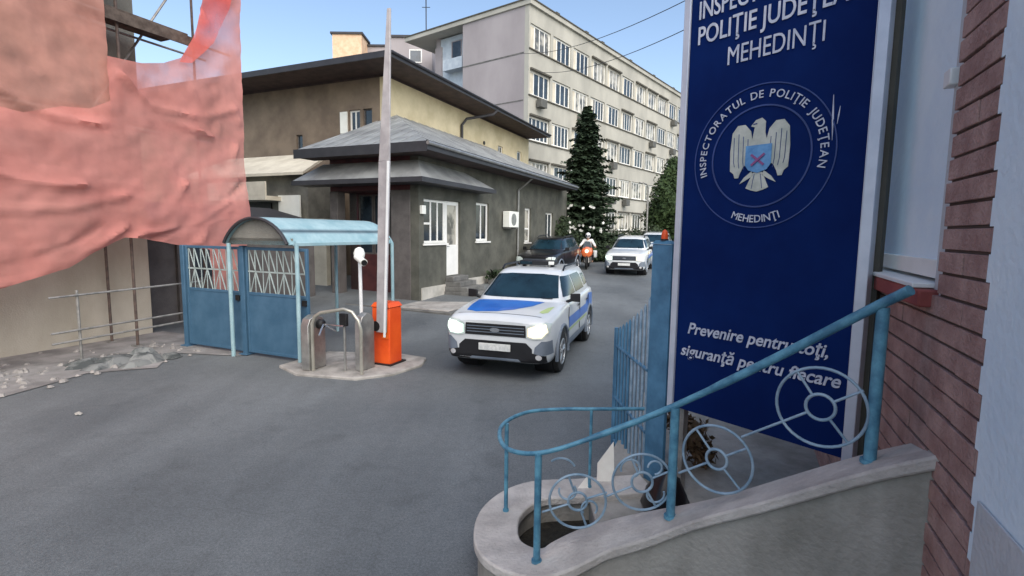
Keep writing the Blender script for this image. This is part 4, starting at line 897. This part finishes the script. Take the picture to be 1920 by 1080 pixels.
def leafy(name, label, cat, x, y, clumps, m, leaf, n, seed, trunk=None, group=None, z0=None):
    random.seed(seed); z0 = gz(x, y) if z0 is None else z0; t = thing(name, label, cat, FW, (x, y, z0), group)
    if trunk:
        tm = MB().tube([(x, y, z0-.1), (x+.05, y, z0+trunk[0]*.5), (x, y, z0+trunk[0])], [trunk[1], trunk[1]*.75, trunk[1]*.5], 10)
        for (cx, cy, cz, r) in clumps: tm.tube([(x, y, z0+trunk[0]*.6), (x+cx*.6, y+cy*.6, z0+cz*.75+.1), (x+cx, y+cy, z0+cz)], [trunk[1]*.5, trunk[1]*.3, .02], 6)
        part('trunk', tm, 'bark', t)
    mb = MB(); tot = sum(c[3]**2 for c in clumps)
    for (cx, cy, cz, r) in clumps:
        for i in range(int(n*r*r/tot)):
            d = Vector((random.gauss(0, 1), random.gauss(0, 1), random.gauss(0, 1))).normalized(); rr = r*random.uniform(.45, 1.08)*(1+.35*noise.noise(d*2.2+Vector((cx, cy, cz))))
            c = Vector((x+cx, y+cy, z0+cz))+d*rr; c.z = max(c.z, z0+.05)
            u_ = Vector((random.gauss(0, 1), random.gauss(0, 1), random.gauss(0, 1))).normalized(); v_ = u_.cross(d+Vector((.01, 0, 0))).normalized(); l = leaf*random.uniform(.6, 1.3)
            mb.poly([c-u_*l, c-v_*l*.45, c+u_*l, c+v_*l*.45])
    part('crown' if trunk else 'foliage', mb, m, t, smooth=None); return t
spruce('tall dark green spruce standing in front of the office block', 4.25, 31.0, 8.85, 2.35, 5, 'spruces in the yard')
leafy('leafy_tree', 'broad green tree beside the office block, cut off by the blue sign', 'tree', 11.9, 38.5,
      [(-.1, 0, 6.3, .55), (-.2, 0, 5.5, .85), (-.5, 0, 4.6, 1.05), (.7, .2, 4.5, 1.2), (-.5, -.5, 3.3, 1.5), (1.2, .3, 3.2, 1.5), (-1.2, 0, 2.3, 1.1), (.1, 0, 1.6, 1.4), (.9, 0, 5.4, .9)], 'leaf_green', .15, 17000, 11, trunk=(5, .2))
leafy('shrub', 'dark bush with pale blossom between guardhouse end and spruce', 'shrub', 2.35, 28.2, [(0, 0, 1.3, 1.0), (.8, .3, .9, .9), (-.5, .5, 2.2, .7), (.5, 0, 1.9, .6)], 'leaf_dark', .10, 6500, 12)
leafy('shrub', 'dark clipped bush under the spruce behind the motorcycle', 'shrub', 4.4, 29.0, [(0, 0, .5, .7), (.9, 0, .5, .6), (-.9, .2, .6, .6)], 'leaf_dark', .10, 4500, 13)
leafy('shrub', 'low hedge bush at the far end of the yard road', 'shrub', 7.4, 36.5, [(0, 0, .6, .9), (1.2, 0, .7, .9), (2.5, .2, .8, 1.0), (-1.3, 0, .5, .7)], 'leaf_dark', .12, 5000, 14)
mb = MB(); random.seed(4)
for i in range(26):
    c = at(random.choice([1072, 1090, 1068, 1075, 1110, 1128])+random.uniform(-4, 4), random.choice([388, 418, 425, 432, 387])+random.uniform(-3, 3), 27.6)
    for k in range(3):
        d = Vector((random.gauss(0, 1), random.gauss(0, 1), random.gauss(0, 1))).normalized()*.09; e = d.cross(Vector((.3, 1, .2))).normalized()*.07; mb.poly([c-d, c-e, c+d, c+e])
single('blossom', mb, 'blossom', FW, (2.9, 27.6, 1.5), 'scattered white blossom clusters on the dark bush by the spruce', 'blossom', kind='stuff', smooth=None)
lp = thing('street_lamp', 'thin pale lamp post standing before the green tree at the far end', 'street lamp', FW, (9.1, 35.4, gz(0, 35.4)))
part('pole', MB().tube([(9.1, 35.4, .9), (9.1, 35.4, 5.4)], [.07, .05], 10), 'tube', lp); part('arm', MB().tube([(9.1, 35.4, 5.35), (8.9, 35.1, 5.6), (8.5, 34.6, 5.65)], .03, 8), 'tube', lp)
part('lamp_head', MB().box(8.25, 8.55, 34.4, 34.7, 5.58, 5.68), 'tube', lp, bevel=.03)
for (p, q, lb_) in (((980, 100), (1290, -10), 'upper overhead wire crossing the sky beside the blue sign'), ((1010, 135), (1290, 45), 'lower overhead wire sagging across the sky beside the blue sign')):
    p0, p1 = at(*p, 33.5), at(q[0]+60, q[1]-22, 14.); m_ = MB(); pts = []
    for i in range(17):
        t = i/16; c = p0.lerp(p1, t); c.z -= .5*4*t*(1-t); pts.append(c)
    m_.tube(pts, .013, 5)
    wire = single('overhead_wire', m_, 'wire', FW, tuple(p0), lb_, 'wire', 'overhead wires')

# ------------------------------------------------------------------ right hand building: plaster, toothed brick pier, window
RBd = thing('brick_trimmed_building', 'pale blue plastered building with toothed red brick pier at the right edge', 'building', FS, (.77, 2.4, 0))
WA = .77
bk = MB(); mt_ = MB(); random.seed(21)
z = .2; row = 0; CH = .093
def wall_b(bl, br, z0, z1, tooth):   # one course from far end bl to near end br
    b = bl
    off = .12 if row % 2 else .0
    cur = bl; first = True
    while cur > br+.02:
        ln = .24 if not (first and off) else .12
        first = False; nx = max(br, cur-ln); bk.box(WA, WA+.10+random.uniform(-.004, .004), nx+.005, cur-.005, z0+.006, z1-.006); cur = nx
while z < 4.4:
    z1 = z+CH; tooth = .0 if row % 2 else -.05
    if z < 1.99: far = 5.6
    else: far = 2.70
    near = 2.11+.022*(row % 2)+(z-1.2)*.095
    for side in (0,):
        cur = far; k = 0
        while cur > near+.01:
            nx = max(near, cur-(.49 if not (k == 0 and row % 2) else .25)); k += 1
            ja = random.uniform(-.004, .004)
            bk.box(WA+ja, WA+.11, nx+.002, cur-.002, z+.007, z1-.005); cur = nx
    z = z1; row += 1
part('brick_pier', bk, 'brick', RBd, smooth=None, bevel=.003)
part('mortar', MB().box(WA+.012, WA+.3, 2.20, 2.69, 0, 4.4).box(WA+.012, WA+.3, 2.69, 8.5, 0, 2.0), 'mortar', RBd, smooth=None)
# wall surface near the camera
mb = MB(); 
pr_ = []; z = .2; row = 0
while z < 4.4:
    near = 2.11+.022*(row % 2)+(z-1.2)*.095; mb.box(WA-.006, WA+.3, -1.5, near-.002, z, z+CH); z += CH; row += 1
part('plaster_wall', mb, 'blue_plaster', RBd, smooth=None)
part('plinth', MB().box(WA-.016, WA-.008, -1.5, 2.08, 0, 1.45), 'plinth_plaster', RBd, bevel=.003)
# window recess beyond the pier
part('reveal', MB().box(WA+.02, WA+.30, 2.703, 2.80, 2.0, 4.4), 'plinth_plaster', RBd, smooth=None)
rw_ = part('window', MB().box(WA+.04, WA+.09, 2.803, 2.87, 2.12, 4.4).box(WA+.04, WA+.09, 4.6, 4.67, 2.12, 4.4).box(WA+.04, WA+.09, 2.87, 4.6, 2.12, 2.2), 'white_frame', RBd, bevel=.004)
part('blind', MB().box(WA+.06, WA+.07, 2.86, 4.61, 2.19, 4.4), 'blue_plaster', rw_, smooth=None)
part('hinge', MB().box(WA-.01, WA+.05, 2.76, 2.84, 2.93, 3.0), 'white_paint', rw_, bevel=.006)
part('wall_beyond', MB().box(WA+.0, WA+.3, 4.7, 8.5, 2.0, 4.4).box(WA+.31, WA+4, -1.5, 8.5, 0, 4.4), 'blue_plaster', RBd, smooth=None)  # far stretch unseen behind the sign, lengthened to shade the slab
part('sill', MB().box(WA-.05, WA+.16, 2.74, 4.75, 1.999, 2.075), 'sill_red', RBd, bevel=.008)
part('window_ledge', MB().box(WA-.06, WA+.16, 2.80, 4.7, 2.078, 2.10), 'white_paint', RBd, bevel=.005)

# ------------------------------------------------------------------ navy sign
SO = Vector((1.25, 3.9, 0)); SE = Vector((.627, -.779, 0)).normalized(); SN = Vector((-.779, -.627, 0)).normalized()
FSG = Frame(SO.x, SO.y, math.degrees(math.atan2(.779, .627)))     # a along the face, -b towards the viewer side
sg = thing('police_sign', 'tall navy blue board with white lettering and eagle emblem in a pale metal frame', 'sign', FSG, (.62, 0, 0))
SWd = 1.21; ZS0, ZS1 = .98, 4.25
part('panel', MB().box(.025, SWd-.025, -.01, .03, ZS0, ZS1), 'sign_blue', sg, smooth=None)
part('frame', MB().box(-.025, .024, -.03, .05, ZS0-.02, ZS1+.03).box(SWd-.024, SWd+.035, -.03, .05, ZS0-.02, ZS1+.03).box(.024, SWd-.024, -.03, .05, ZS1, ZS1+.03), 'sign_frame', sg, bevel=.004)
part('back_post', MB().box(.02, .08, .05, .11, .05, ZS1), 'tube', sg); part('back_post', MB().box(SWd-.02, SWd+.06, .055, .12, .3, ZS1), 'sill_dark', sg)
def put(me, cx, cz, sx=1, sz=1, rot=0, d=-.014, dep=.004):
    m_ = MB(); c_, s_ = math.cos(rot), math.sin(rot)
    xs_ = [v.co.x for v in me.vertices]; 
    def fn(co):
        x, y = co.x*sx, co.y*sz; return Vector((cx+x*c_-y*s_, d-(dep if co.z > 0 else 0), cz+x*s_+y*c_))
    return m_.mesh(me, fn)
def line(s, x0, x1, zb, cap, name='lettering', bold=.012, shear=0, m='sign_text'):
    me = text_mesh(s, 1, bold, shear, .5)
    xs_ = [v.co.x for v in me.vertices]; w_ = max(xs_)-min(xs_); mn = min(xs_); sx = (x1-x0)/w_
    m_ = put(me, x0-mn*sx, zb, sx, cap/.73); return part(name, m_, m, sg, smooth=None)
line('INSPECTORATUL DE', .09, 1.12, 3.80, .125, bold=.010)
line('POLI\u0162IE JUDE\u0162EAN', .09, 1.12, 3.63, .125, bold=.010)
line('MEHEDIN\u0162I', .32, .92, 3.44, .125, bold=0)
line('Prevenire pentru to\u0163i,', .12, 1.07, 1.57, .085, bold=.016, shear=.25)
line('siguran\u0163\u0103 pentru fiecare', .07, 1.15, 1.40, .085, bold=.016, shear=.25)
EC = (.57, 2.81)
def disc_ring(r0, r1, m, nm, d0):
    m_ = MB(); n = 72
    for i in range(n):
        a, b = 2*math.pi*i/n, 2*math.pi*(i+1)/n
        m_.hull([(EC[0]+r_*math.cos(q), d0, EC[1]+r_*math.sin(q)) for r_, q in ((r0, a), (r1, a), (r1, b), (r0, b))], [(EC[0]+r_*math.cos(q), d0-.003, EC[1]+r_*math.sin(q)) for r_, q in ((r0, a), (r1, a), (r1, b), (r0, b))])
    return part(nm, m_, m, sg, smooth=None)
disc_ring(.318, .328, 'sign_ring', 'emblem_ring', -.013); disc_ring(.455, .462, 'sign_ring', 'emblem_ring', -.013)
def arc_text(s, rad, a_start, a_end, size, inside=False):
    adv = []
    for ch in s:
        me = text_mesh(ch, 1, 0 if ch == 'M' else .006, 0, .5) if ch != ' ' else None
        wd = (max(v.co.x for v in me.vertices)-min(v.co.x for v in me.vertices)) if me else .3
        adv.append((me, wd+.13))
    tot = sum(a[1] for a in adv); m_ = MB(); cur = 0
    for me, wd in adv:
        f = (cur+wd/2)/tot; a = lerp(a_start, a_end, f); cur += wd
        if me is None: continue
        mn = min(v.co.x for v in me.vertices); w2 = max(v.co.x for v in me.vertices)-mn
        for v in me.vertices: v.co.x -= mn+w2/2
        rot = a-math.pi/2 if not inside else a+math.pi/2
        sx = abs(a_end-a_start)*rad/tot
        q = put(me, EC[0]+rad*math.cos(a), EC[1]+rad*math.sin(a), min(sx, size*1.2), size, rot); m_.add(q.v, q.f)
    part('emblem_lettering', m_, 'sign_text', sg, smooth=None)
arc_text('INSPECTORATUL DE POLI\u0162IE JUDE\u0162EAN', .372, R(196), R(-16), .068)
arc_text('MEHEDIN\u0162I', .425, R(247), R(293), .068, inside=True)
def shape(pts, m, nm, d0, par=sg, dd=.004):
    ps = [(EC[0]+x, EC[1]+y) for x, y in pts]
    bm = bmesh.new(); bm.faces.new([bm.verts.new((x, d0, y)) for x, y in ps]); r_ = bmesh.ops.extrude_face_region(bm, geom=bm.faces[:])
    bmesh.ops.translate(bm, verts=[v for v in r_['geom'] if isinstance(v, bmesh.types.BMVert)], vec=(0, -dd, 0)); bmesh.ops.triangulate(bm, faces=bm.faces[:])
    m_ = MB(); bm_into(m_, bm, lambda c: c.copy()); return part(nm, m_, m, par, smooth=None)
wing = [(.045, .10), (.06, .17), (.10, .215), (.15, .215), (.185, .17), (.195, .05), (.19, -.08), (.165, -.10), (.155, -.13), (.13, -.13), (.12, -.10), (.10, -.06), (.075, -.04)]
eg = shape(wing, 'sign_gold', 'emblem_eagle', -.012)
shape([(-x, y) for x, y in wing][::-1], 'sign_gold', 'emblem_wing', -.012, eg)
shape([(-.05, .10), (-.035, .19), (-.06, .20), (-.03, .235), (.01, .245), (.035, .22), (.035, .15), (.05, .10), (.05, -.08), (-.05, -.08)], 'sign_gold', 'emblem_head', -.0125, eg)
shape([(-.03, -.10), (.03, -.10), (.075, -.20), (.04, -.215), (0, -.225), (-.04, -.215), (-.075, -.20)], 'sign_gold', 'emblem_tail', -.012, eg)
for s in (1, -1): shape([(s*.04, -.09), (s*.09, -.13), (s*.12, -.17), (s*.08, -.15), (s*.03, -.12)][::s], 'sign_gold', 'emblem_leg', -.012, eg)
shape([(-.085, .075), (.085, .075), (.085, -.05), (.06, -.085), (0, -.105), (-.06, -.085), (-.085, -.05)], 'sign_sky', 'emblem_shield', -.0175, eg)
shape([(-.05, .01), (.035, -.06), (.045, -.05), (-.04, .02)], 'sign_red', 'emblem_charge', -.022, eg); shape([(.05, .01), (-.035, -.06), (-.045, -.05), (.04, .02)][::-1], 'sign_red', 'emblem_charge', -.0265, eg)
for s_ in (1, -1):
    for k in range(4):
        x0 = .075+.032*k; f_ = MB().tube([(EC[0]+s_*x0, -.017, EC[1]+.16-.02*abs(k-2)), (EC[0]+s_*(x0-.004), -.017, EC[1]-.02), (EC[0]+s_*(x0-.012), -.017, EC[1]-.085+.01*k)], .0022, 5); part('feather_line', f_, 'sign_ring', eg)
    part('feather_line', MB().tube([(EC[0]+s_*.02, -.017, EC[1]-.11), (EC[0]+s_*.035, -.017, EC[1]-.205)], .002, 5), 'sign_ring', eg)
part('beak', MB().tube([(EC[0]-.045, -.017, EC[1]+.21), (EC[0]-.02, -.017, EC[1]+.212)], .004, 6), 'sign_ring', eg)
mb = MB()                      # scuffs on the board
for (x0, z0, x1, z1, r_) in ((.99, 3.12, 1.0, 2.86, .006), (1.03, 3.05, 1.02, 2.95, .004), (.98, 3.95, 1.0, 3.85, .005)): mb.tube([(x0, -.012, z0), ((x0+x1)/2, -.012, (z0+z1)/2), (x1, -.012, z1)], [r_*.3, r_, r_*.2], 6)
part('scratch', mb, 'sign_text', sg)

# ------------------------------------------------------------------ curved parapet round the light well
ctrl = [(1.93, 2.00, 1.50), (1.67, 2.25, 1.29), (1.29, 2.56, .955), (.93, 2.83, .66), (.55, 2.90, .50), (.18, 2.87, .36), (-.06, 3.12, .30), (-.06, 3.55, .28), (.18, 3.86, .28), (.59, 3.93, .28), (1.12, 4.02, .28)]
def spline(pts, n):
    out = []
    for i in range(len(pts)-1):
        p0, p1, p2, p3 = [Vector(pts[j]) for j in (max(i-1, 0), i, i+1, min(i+2, len(pts)-1))]
        for k in range(n):
            t = k/n; out.append(.5*((2*p1)+(-p0+p2)*t+(2*p0-5*p1+4*p2-p3)*t*t+(-p0+3*p1-3*p2+p3)*t**3))
    out.append(Vector(pts[-1])); return out
cl = spline(ctrl, 8)
def ribbon(path, wo, wi, z_top, z_bot):
    """path with z; wo outward, wi inward half widths; bottom given as function"""
    mb = MB(); n = len(path); V = []
    for i, p in enumerate(path):
        d = (path[min(i+1, n-1)]-path[max(i-1, 0)]); d.z = 0; d.normalize(); nn = Vector((-d.y, d.x, 0))   # left of travel = outer
        o = p-nn*wo*-1; q = p-nn*wi; o = p+nn*wo
        V += [Vector((o.x, o.y, z_top(p))), Vector((q.x, q.y, z_top(p))), Vector((q.x, q.y, z_bot(p))), Vector((o.x, o.y, z_bot(p)))]
    F_ = [(i*4+k, i*4+(k+1) % 4, (i+1)*4+(k+1) % 4, (i+1)*4+k) for i in range(n-1) for k in range(4)]+[(0, 1, 2, 3), tuple((n-1)*4+k for k in (3, 2, 1, 0))]
    return mb.add(V, F_)
PW = thing('parapet_wall', 'curved concrete parapet with pale coping dropping from the brick pier round the light well', 'wall', FW, (.5, 3, 0))
part('coping', ribbon(cl, .15, .15, lambda p: p.z+.01, lambda p: p.z-.055), 'coping', PW, bevel=.012)
part('wall_face', ribbon(cl, .12, .12, lambda p: p.z-.058, lambda p: -.7), 'parapet', PW, bevel=.006)
# light well floor and the slab beneath the sign
single('light_well_floor', MB().hull([(0, 3.0, -.5), (.62, 3.0, -.5), (.62, 3.85, -.5), (0, 3.85, -.5)], [(0, 3.0, .08), (.62, 3.0, .08), (.62, 3.85, .08), (0, 3.85, .08)]), 'well_dark', FW, (.3, 3.4, 0), kind='structure')  # raised near-black top stands for the shaded depth of the well
single('landing', MB().hull([(.62, 3.0, -.5), (2.3, 2.2, -.5), (3.6, 6.4, -.5), (1.75, 6.6, -.5), (.62, 3.9, -.5)], [(.62, 3.0, .245), (2.3, 2.2, .245), (3.6, 6.4, .245), (1.75, 6.6, .245), (.62, 3.9, .245)]), 'parapet', FW, (1.5, 3.4, 0), kind='structure', bevel=.01)

# railing on the parapet
RL = thing('railing', 'light blue tube railing with ring ornaments curving along the concrete parapet', 'railing', FW, (.9, 2.9, .6))
HR = .69
top = spline([(1.665, 2.15, 2.08), (1.60, 2.31, 1.965), (1.28, 2.58, 1.645), (.93, 2.84, 1.335), (.55, 2.90, 1.145), (.18, 2.87, 1.035), (-.03, 3.06, .985), (-.06, 3.5, .95), (.12, 3.82, .935), (.4, 3.92, .93), (.62, 3.93, .93), (1.06, 3.98, .92)], 7)
part('handrail', MB().tube(top, [.023 if i < 18 else (.019 if i < 30 else .014) for i in range(len(top))], 12), 'rail_blue', RL)
for (x, y, zb, zt, r_) in ((1.645, 2.27, 1.27, 1.99, .026), (.93, 2.83, .67, 1.325, .025), (.165, 2.87, .36, 1.03, .021), (-.025, 3.56, .285, .945, .015), (.635, 3.93, .285, .93, .012)):
    ps = part('post', MB().tube([(x, y, zb-.03), (x, y, zt)], r_, 14), 'rail_blue', RL)
    part('collar', MB().tube([(x, y, zb-.0), (x, y, zb+.018)], r_*1.5, 14), 'rail_blue', ps)
rp = [Vector(p) for p in ((1.60, 2.27, 1.60), (.93, 2.83, .97), (.165, 2.87, .66))]
def ornament(c, e1, rad, inner, rods):
    c = Vector(c); e1 = Vector(e1); e1.z = 0; e1.normalize(); e2 = Vector((0, 0, 1)); m_ = MB()
    m_.ring(c, e1, e2, rad, .0075, 40, 8).ring(c, e1, e2, inner, .008, 28, 8)
    for a, r1 in rods: m_.tube([c+e1*math.cos(R(a))*inner+e2*math.sin(R(a))*inner, c+e1*math.cos(R(a))*r1+e2*math.sin(R(a))*r1], .0065, 8)
    part('ring_ornament', m_, 'ring_metal', RL)
dAB = (rp[0]-rp[1]); dBC = (rp[1]-rp[2]); nAB = Vector((dAB.x, dAB.y, 0)).normalized()
ornament((1.475, 2.39, 1.49), dAB, .19, .062, [(35, .20), (215, .42), (125, .185), (-50, .185)])
ornament((1.12, 2.69, 1.09), dAB, .185, .055, [(35, .19), (215, .25), (130, .185), (-45, .185)])
ornament((.77, 2.87, .865), dBC, .17, .06, [(25, .22), (205, .24), (115, .17), (-60, .17)])
ornament((.40, 2.885, .735), dBC, .165, .055, [(20, .18), (200, .22), (110, .165), (-70, .165)])

def scroll(c, e1, pts_r):
    c = Vector(c); e1 = Vector(e1); e1.z = 0; e1.normalize(); e2 = Vector((0, 0, 1))
    for (x, y, rad, a0, a1) in pts_r:
        part('scroll', MB().ring(c+e1*x+e2*y, e1, e2, rad, .0065, 22, 7, a0, a1), 'ring_metal', RL)
scroll((.77, 2.87, .865), dBC, [(-.07, .08, .055, -60, 200), (.08, -.07, .05, 120, 380), (.07, .09, .04, -90, 180)])
scroll((.40, 2.885, .735), dBC, [(-.06, .06, .05, 160, 400), (.07, -.04, .045, -40, 220), (-.10, .17, .09, 30, 130)])

# blue picket gate leaf standing open beside the sign
PG = thing('picket_gate', 'open blue picket gate leaf with pointed white tipped bars left of the navy sign', 'gate', FW, (1.1, 4.6, 0))
pA, pB = Vector((1.15, 4.27, 0)), Vector((1.08, 5.2, 0)); n = 10
for i in range(n):
    t = i/(n-1); p = pA.lerp(pB, t); h = 1.78-.44*t**.8
    part('picket', MB().tube([(p.x, p.y, .10), (p.x, p.y, h-.03), (p.x, p.y, h)], [.014, .014, .003], 8), 'fence_blue' if i > 4 else 'ring_metal', PG)
for z_ in (.16, .62, 1.16):
    part('rail', MB().tube([(pA.x, pA.y-.02, z_), (pB.x, pB.y+.03, z_)], .016, 8), 'fence_blue', PG)
part('stile', MB().tube([(pB.x, pB.y+.04, .04), (pB.x, pB.y+.04, 1.34)], .022, 10), 'fence_blue', PG)
GP = thing('gate_post', 'wide blue sheet metal gate post standing against the left edge of the navy sign', 'post', FW, (1.2, 4.15, .2))
part('shaft', MB().hull([(1.13, 4.19, .0), (1.235, 4.02, .0), (1.265, 4.04, .0), (1.16, 4.21, .0)], [(1.13, 4.19, 2.22), (1.235, 4.02, 2.22), (1.265, 4.04, 2.22), (1.16, 4.21, 2.22)]), 'fence_blue', GP, bevel=.006)
part('cap', MB().hull([(1.12, 4.19, 2.222), (1.235, 4.01, 2.222), (1.275, 4.04, 2.222), (1.16, 4.22, 2.222)], [(1.15, 4.17, 2.25), (1.235, 4.05, 2.25), (1.25, 4.06, 2.25), (1.165, 4.19, 2.25)]), 'fence_blue', GP)
bcn = thing('warning_lamp', 'small orange warning lamp on top of the blue gate post', 'lamp', FW, (1.235, 4.1, 2.25))
part('lens', MB().lathe([(2.25, .026), (2.30, .026), (2.325, .018), (2.335, .005)], (1.205, 4.12, 0), 'z', 16), 'orange', bcn); part('base', MB().lathe([(2.2505, .032), (2.262, .032)], (1.205, 4.12, 0), 'z', 16), 'black', bcn)

# odds and ends around the light well
def shard(label, pts, t=.015):
    P_ = [Vector(p) for p in pts]; nn = (P_[1]-P_[0]).cross(P_[2]-P_[0]).normalized()*t
    single('broken_board', MB().hull(P_, [p+nn for p in P_]), 'board', FW, tuple(P_[0]), label, 'board', 'pale boards propped at the light well', bevel=.002)
shard('tall pale broken board with slanted top leaning in front of the picket gate', [tuple(at(1117, 935, 4.0)), tuple(at(1152, 945, 4.0)), tuple(at(1150, 828, 4.12)), tuple(at(1120, 868, 4.1))])
shard('short pale pointed board on the far coping of the light well', [tuple(at(1078, 922, 3.9)), tuple(at(1103, 926, 3.9)), tuple(at(1101, 892, 3.98))])
bg_ = thing('shade_form', 'black rounded form on the landing, added where the gap is in shade', 'shade_filler', FW, (1.15, 3.65, .25))  # black form added for the shade between gate post and railing
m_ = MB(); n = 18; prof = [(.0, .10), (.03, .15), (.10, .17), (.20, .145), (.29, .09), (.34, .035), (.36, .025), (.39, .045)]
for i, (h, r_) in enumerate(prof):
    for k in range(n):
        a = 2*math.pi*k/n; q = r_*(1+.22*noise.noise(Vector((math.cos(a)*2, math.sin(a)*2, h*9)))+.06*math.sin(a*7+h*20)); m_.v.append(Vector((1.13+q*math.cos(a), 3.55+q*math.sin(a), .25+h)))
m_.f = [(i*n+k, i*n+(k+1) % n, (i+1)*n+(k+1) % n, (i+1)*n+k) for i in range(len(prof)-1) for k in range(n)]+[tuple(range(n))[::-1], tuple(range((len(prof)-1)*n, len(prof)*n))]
part('form_shell', m_, 'shade_filler', bg_, smooth=50)
leafy('dry_shrub', 'small brown withered shrub behind the railing under the sign', 'shrub', 1.62, 4.45, [(0, 0, .5, .16), (-.1, .1, .62, .12), (.1, 0, .35, .12)], 'leaf_dry', .035, 900, 15, z0=0)
